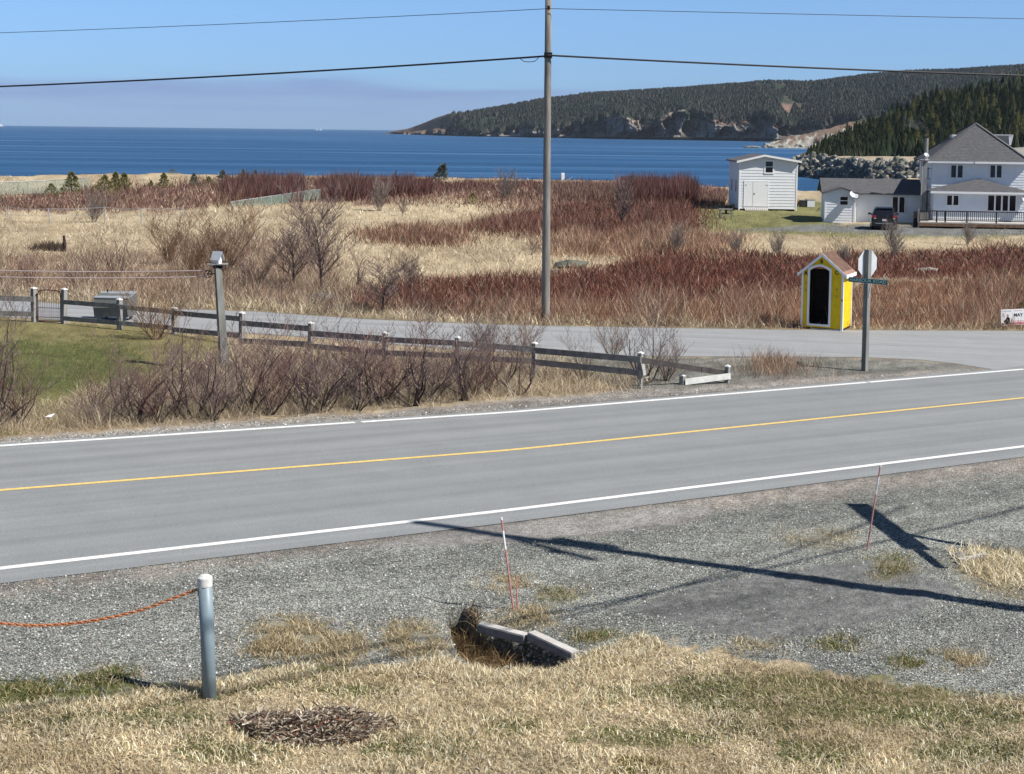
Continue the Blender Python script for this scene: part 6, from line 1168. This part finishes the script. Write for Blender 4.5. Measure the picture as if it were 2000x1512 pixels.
for dy_, yl, lb, yr_ in ((7/k, 520, 'upper clothesline rope running left from the pulley', 529), (-5/k, 533, 'lower clothesline rope running left from the pulley', 541)):
    A_ = W1+np.array([0, 0, dy_]); B_ = at(np.array(-260.), np.array(yl-3.), np.array(q_[1]+3.5)); pts = [A_+(B_-A_)*t-np.array([0, 0, .10*4*t*(1-t)]) for t in np.linspace(0, 1, 16)]; tag(MB().tube(pts, .012, 5).obj('clothesline', mat('clothesline_plastic', (.62, .50, .48), .6, .3)), lb, 'rope')
# ---------------------------------------------------------------- mesh fences in the field
def meshfence(pts, label, hpx, step=.11, col='cloth_mesh', dens=1, npost=8):
    P = [(g(x, y), h_) for (x, y), h_ in zip(pts, hpx)]; t_ = thing('mesh_fence', label, 'fence', P[0][0]); O_ = P[0][0]; 
    for (A_, ha), (B_, hb) in zip(P[:-1], P[1:]):
        Ln = np.linalg.norm(B_-A_); HA, HB_ = ha/ppm(A_[1]), hb/ppm(B_[1]); n_ = max(2, int(Ln/step)); t = np.linspace(0, 1, n_)[:, None]; q = A_*(1-t)+B_*t; hh2 = (HA*(1-t)+HB_*t)[:, 0]; d = (B_-A_)/Ln; w2 = d*step*.24*dens
        V = np.stack([q-w2, q+w2, q+w2+np.stack([0*hh2, 0*hh2, hh2], -1), q-w2+np.stack([0*hh2, 0*hh2, hh2], -1)], 1).reshape(-1, 3)-O_; tag(link('mesh_wire', np_mesh('mesh_wire', V, np.arange(len(V)).reshape(-1, 4), M[col]), t_), kind='stuff')
        MB().tube([A_-O_+np.array([0, 0, HA]), B_-O_+np.array([0, 0, HB_])], .035, 6).obj('top_rail', M['metal'], t_)
        npp = max(2, npost)
        for i in range(npp): c = A_*(1-i/npp)+B_*(i/npp); MB().tube([c-O_, c-O_+np.array([0, 0, (HA*(1-i/npp)+HB_*(i/npp))+.05])], .035, 6).obj('post', M['metal'], t_)
    return t_
meshfence([(-260, 382), (0, 381), (90, 378), (175, 371)], 'green mesh fence in front of the sea at left', [25, 25, 25, 24], .12, npost=5)
meshfence([(452, 404), (530, 400), (612, 392), (626, 390)], 'green mesh fence running diagonally before the red willow stand', [10, 17, 21, 20], .10, dens=1.3, npost=4)
wf = thing('wire_fence', 'leaning wire fence across the tan field at left', 'fence', g(95, 438)); O_ = np.array(wf.location); pv = []
for x, yb_, xt, yt_ in ((16, 428, 16, 405), (99, 438, 94, 408), (205, 437, 205, 405), (276, 438, 276, 408), (360, 428, 355, 406)):
    p = g(x, yb_); k = ppm(p[1]); tt = p+np.array([(xt-x)/k, 0, (yb_-yt_)/k]); MB().tube([p-O_, tt-O_], .04, 6).obj('post', M['metal'], wf); pv.append(tt)
for A_, B_ in zip(pv[:-1], pv[1:]):
    for z_ in (0, .5): MB().tube([A_-O_-np.array([0, 0, z_]), (A_+B_)/2-O_-np.array([0, 0, z_+.06]), B_-O_-np.array([0, 0, z_])], .016 if z_ == 0 else .008, 5).obj('wire', M['metal'], wf)
p = g(127, 489); k = ppm(p[1]); t_ = MB().tube([(0, 0, -.1), (-.02, 0, 14/k), (-.06, 0, 29/k)], [.10, .085, .07], 7).obj('old_post', M['darkwood'], loc=p); tag(t_, 'dark weathered post standing alone in the field at left', 'post')
q = sample_poly([(50, 487), (75, 481), (127, 479), (129, 490), (90, 489)], 500); P = onland(q); blades('dark_weeds', P, .2+.4*RS.rand(500), .05, .6, cols(500, [(.05, .04, .03), (.08, .06, .045)], .2), 'dark dead weeds left of the lone post', seg=1)
p = g(1099, 352); k = ppm(p[1]); t_ = MB().box(-.25, .25, -.15, .15, -.1, 14/k).obj('beach_marker', M['white2'], loc=p, bevel=.05); tag(t_, 'small white post on the beach just right of the tall pole', 'post')
t_ = MB().tube([(0, 0, 0), (.5, .3, .15), (1.0, .4, .55)], [.06, .05, .02], 6).obj('driftwood', M['palewood'], loc=p+np.array([.5, -.6, 0])); tag(t_, 'pale driftwood stick on the beach beside the white post', 'driftwood')
q_ = at(np.array(768.), np.array(344.), np.array(232.)); t_ = MB().tube([(0, 0, -.6), (.3, 0, .4), (.5, 0, .9)], [.14, .10, .05], 6).obj('leaning_stick', M['darkwood'], loc=q_); tag(t_, 'dark leaning stick at the top of the beach bank', 'stick')
# distant boats
for x, y, s_, lb in ((619, 249.6, 5, 'left one of two tiny white boats on the horizon'), (626.5, 249.6, 6, 'right one of two tiny white boats on the horizon'), (1, 244.5, 12, 'white boat cut by the left picture edge on the horizon')):
    D = 10*2900/max(1.2, (y-(254.3+.012*(x-1000)))); D = min(D, 6000); p = at(np.array(float(x)), np.array(float(y)), np.array(D)); p[2] = SEA; m_ = D/2900; t_ = thing('boat', lb, 'boat', p); L_ = s_*m_
    MB().prism([(-L_*.5, L_*.16), (-L_*.4, 0), (L_*.4, 0), (L_*.5, L_*.2)], (-L_*.15, L_*.15)).obj('hull', M['white2'], t_); bx(t_, 'cabin', M['white2'], -L_*.2, L_*.15, -L_*.1, L_*.1, L_*.17, L_*.40)
# gulls-size litter
p = g(97, 828); t_ = MB().add([(-.10, 0, .02), (.05, -.04, .03), (.10, .05, .09), (-.04, .07, .05)], [(0, 1, 2, 3), (3, 2, 1, 0)]).obj('paper_scrap', M['white2'], loc=p+np.array([0, 0, .12])); tag(t_, 'white paper scrap in the roadside grass at left', 'litter')
p = g(1263, 752); t_ = thing('broken_stump', 'pale broken stump in the grass right of the fence post', 'stump', p); MB().tube([(0, 0, -.05), (.02, 0, .09), (-.03, 0, .18)], [.045, .035, .02], 7).obj('stump_wood', mat('pale_stump_wood', (.62, .5, .36), .85, .1, 12, .2), t_); MB().tube([(-.03, 0, .17), (.06, 0, .22)], [.035, .012], 6).obj('splinter', M['palewood'], t_)
# ---------------------------------------------------------------- foreground
# pipe post
q_ = g(410.5, 1364); k = ppm(q_[1]); tp = at(np.array(400.), np.array(1124.), np.array(q_[1]))-q_; post = thing('pipe_post', 'grey-blue round pipe post with a white domed cap at the lawn edge', 'post', q_); R_ = 13.6/k
MB().tube([(0, 0, -.25), tp*.5, tp-np.array([0, 0, .035])], R_, 28).obj('pipe', M['pipe'], post, smooth=True)
MB().lathe([(R_*1.07, -.105), (R_*1.08, -.03), (R_*1.05, -.018), (R_*.6, .006), (0, .014)], 28).obj('cap', M['capwhite'], post, loc=tp, smooth=False); MB().lathe([(R_*1.07, -.105), (R_*.9, -.105)], 28).obj('cap_rim', M['capwhite'], post, loc=tp)
# chain
cpts = [(389, 1150), (327, 1173), (272, 1194), (218, 1206), (163, 1216), (109, 1221), (68, 1222.6), (0, 1218.5), (-60, 1206), (-160, 1175), (-260, 1120)]
cx = np.array(cpts, float); Yc = np.interp(cx[:, 0], [-260, 389], [q_[1]+.15, q_[1]-.02]); CP = at(cx[:, 0], cx[:, 1], Yc); dd = np.concatenate([[0], np.cumsum(np.linalg.norm(np.diff(CP, axis=0), axis=1))])
def cat_(s): return np.array([np.interp(s, dd, CP[:, i]) for i in range(3)])
ss = np.linspace(0, dd[-1], 120); SM = np.array([cat_(s) for s in ss]); 
for _ in range(30): SM[1:-1] = .25*SM[:-2]+.5*SM[1:-1]+.25*SM[2:]
dd2 = np.concatenate([[0], np.cumsum(np.linalg.norm(np.diff(SM, axis=0), axis=1))])
pitch_ = .040; chn = thing('chain', 'rusty orange chain hanging from the pipe post to the left picture edge', 'chain', SM[0]); lk = [(math.cos(a)*.029 if abs(math.cos(a)) > .3 else math.cos(a)*.029, math.sin(a)*.014, 0) for a in np.linspace(0, 6.283, 13)]
lkm = MB().tube(lk, .0055, 5, cap=False).mesh('link', M['chain'], True); s = .02; i = 0
while s < dd2[-1]-.02 and i < 75:
    p = np.array([np.interp(s, dd2, SM[:, j]) for j in range(3)]); p2_ = np.array([np.interp(s+.01, dd2, SM[:, j]) for j in range(3)]); d = Vector(p2_-p).normalized(); qd = d.to_track_quat('X', 'Z').to_matrix() @ Matrix.Rotation(math.radians(90*(i % 2)+45), 3, 'X')
    o = link('link', lkm, chn, p-SM[0], qd.to_euler()); s += pitch_; i += 1
MB().tube([(-.01, .0, -.02), (-.012, 0, -.055), (.008, 0, -.075), (.012, 0, -.03)], .006, 5).obj('hook', M['rust'], chn)
p3 = CP[-1]; t_ = thing('pipe_post', 'second pipe post holding the chain, beyond the left picture edge', 'post', (p3[0], p3[1], float(T(p3[0], p3[1])))); MB().tube([(0, 0, -.2), (0, 0, p3[2]-float(T(p3[0], p3[1]))+.12)], R_, 20).obj('pipe', M['pipe'], t_)
# snow stakes
for (xb, yb_, xt, yt_, lb) in ((1003, 1193, 979, 1011, 'thin red and white snow stake leaning left beside the culvert'), (1693, 1076, 1720, 908, 'thin red and white snow stake leaning right near the road')):
    p = g(xb, yb_); tt = at(np.array(float(xt)), np.array(float(yt_)), np.array(p[1]))-p; t_ = thing('snow_stake', lb, 'stake', p); r_ = .0125
    MB().tube([tt*-.06, tt*.66], r_, 7).obj('shaft', M['stake'], t_); MB().tube([tt*.66, tt*.86], r_*1.05, 7).obj('reflective_band', M['stakewhite'], t_); MB().tube([tt*.86, tt*.975], r_, 7).obj('tip', M['stake'], t_); MB().tube([tt*.975, tt], r_*1.2, 7).obj('cap', M['stakewhite'], t_)
t_ = MB().tube([(0, 0, 0), (-.01, -.01, .22), (-.02, 0, .44)], .010, 6).obj('broken_stake', M['stake'], loc=g(1006, 1192)+np.array([.03, .03, 0])); tag(t_, 'short stub of a second red stake behind the leaning one', 'stake')
# culvert planks
pa, pb_, pc = g(938, 1222), g(1034, 1245), g(1124, 1281)
def plank(a, b_, w_, h_, dz_, lb, name='culvert_plank'):
    A_ = Vector(a)+Vector((0, 0, dz_)); B_ = Vector(b_)+Vector((0, 0, dz_)); c = (A_+B_)/2; mb = MB().beam(A_-c, B_-c, w_, h_); o = mb.obj(name, M['concrete'], loc=c, bevel=.006); up_ = Vector((0, 0, h_/2+.004)); MB().beam((A_-c)*.98+up_, (B_-c)*.98+up_, w_*.85, .007).obj('bleached_top', M['palewood'], o); return tag(o, lb, 'plank')
plank(pa, pb_+np.array([-.03, .0, 0]), .13, .10, -.02, 'left weathered plank edging the gravel above the culvert hole'); plank(pb_+np.array([.02, .0, .03]), pc, .13, .10, -.01, 'right weathered plank sloping down to the lawn beside the culvert hole'); plank(g(985, 1262)-np.array([0, -.02, .30]), g(1075, 1290)-np.array([0, 0, .22]), .08, .10, 0, 'lower dark plank inside the culvert hole')
q = sample_poly([(1060, 1240), (1110, 1262), (1100, 1274), (1020, 1246), (1000, 1238)], 220); P = onland(q)
stones('pale_chips', q, .01, .035, [(.6, .58, .55), (.5, .48, .45)], 'pale stone chips beside the culvert planks')
# heap of dead stalks
hp = g(575, 1432); n = 5200; a = RS.rand(n)*6.283; r_ = np.sqrt(RS.rand(n)); r_ = r_*(.62+.55*vn(a*1.1, a*0, 5)); X_ = hp[0]+.92*r_*np.cos(a)+.1; Y_ = hp[1]+.42*r_*np.sin(a); Z_ = ground_z(X_, Y_)+.20*np.clip(1-r_**1.5, 0, 1)*(.6+.8*vn(X_*5, Y_*5, 9))*(.45+.8*RS.rand(n))
P = np.stack([X_, Y_, Z_], -1); dr = RS.rand(n)*6.283; el = (RS.rand(n)-.35)*.9; dv = np.stack([np.cos(dr)*np.cos(el), np.sin(dr)*np.cos(el), np.sin(el)], -1); ln = .03+.10*RS.rand(n)**2; wv = np.cross(dv, RS.randn(n, 3)); wv /= np.linalg.norm(wv, axis=1)[:, None]; wd = (.003+.010*RS.rand(n)**2)[:, None]*wv
V = np.stack([P-wd, P+wd, P+dv*ln[:, None]+wd*.6, P+dv*ln[:, None]-wd*.6], 1).reshape(-1, 3); c = np.repeat(cols(n, [(.13, .09, .065), (.22, .16, .11), (.45, .38, .29), (.07, .045, .035), (.58, .52, .43), (.22, .07, .05)], .2, [.15, .24, .28, .10, .18, .05]), 4, 0)
tag(link('stalk_heap', np_mesh('stalk_heap', V, np.arange(4*n).reshape(n, 4), M['blade'], False, c)), 'flat heap of dead stalks and leaves on the lawn', kind='stuff')
for (x, y, x2, y2, h_) in ((640, 1402, 720, 1412, .03), (560, 1450, 600, 1425, .05), (495, 1425, 515, 1400, .1), (655, 1395, 690, 1390, .04)):
    A_, B_ = g(x, y)+np.array([0, 0, h_]), g(x2, y2)+np.array([0, 0, h_*1.2]); tag(MB().tube([A_, (A_+B_)/2+np.array([0, 0, .015]), B_], [.006, .005, .003], 5).obj('dead_stalk', M['palewood']), {640: 'long pale stalk reaching right out of the heap', 560: 'pale stalk on the near side of the heap', 495: 'upright pale stalk at the left of the heap', 655: 'short pale stalk on the far right of the heap'}[x], 'stalk')
# moss patch and white litter at the bottom edge; culvert end at right
q = sample_poly([(1195, 1500), (1240, 1492), (1300, 1500), (1310, 1530), (1200, 1530)], 1500); P = onland(q); blades('moss', P, .03+.02*RS.rand(1500), .012, .5, cols(1500, [(.26, .20, .03), (.18, .15, .04)], .2), 'yellow-brown moss patch at the bottom edge', seg=1)
p = g(1262, 1503); v, f = boulder(77); o = link('white_stone', np_mesh('white_stone', v, f, mat('white_stone', (.75, .74, .7), .8, .2))); o.location = p+np.array([0, 0, .03]); o.scale = (.085, .03, .018); tag(o, 'white stone in the moss at the bottom picture edge', 'stone')
pa, pb_ = g(1872, 1103), g(1925, 1092); plank(pa, pb_, .08, .06, .05, 'short grey plank over the ditch mouth at right'); p = g(1900, 1106); o = MB().lathe([(.15, 0), (.15, .30), (.13, .30), (.13, 0)], 16).obj('culvert_pipe', M['concrete'], loc=p+np.array([0, .12, -.09]), rot=(math.radians(-82), 0, .3)); tag(o, 'dark culvert pipe end under the short grey plank', 'pipe')
q = sample_poly([(1850, 1078), (1930, 1070), (2060, 1105), (2060, 1160), (1950, 1150), (1880, 1120)], 2600); P = onland(q); blades('bank_grass', P, .08+.14*RS.rand(2600), .011, .9, cols(2600, GRASSP[:4], .2), 'pale matted grass round the ditch mouth at right')
HAZE = 0.000035
# ================================================================ AIR
hm = bpy.data.materials.new('thin_sea_haze'); hm.use_nodes = True; t = hm.node_tree; t.nodes.clear()
vo = t.nodes.new('ShaderNodeVolumePrincipled'); vo.inputs['Color'].default_value = (.72, .84, 1, 1); vo.inputs['Density'].default_value = HAZE
ou = t.nodes.new('ShaderNodeOutputMaterial'); t.links.new(vo.outputs[0], ou.inputs['Volume'])
MBX = MB().box(-12500, 12500, -300, 9800, -14.5, 165); tag(MBX.obj('haze', hm), 'thin blue sea air over the bay', kind='stuff')
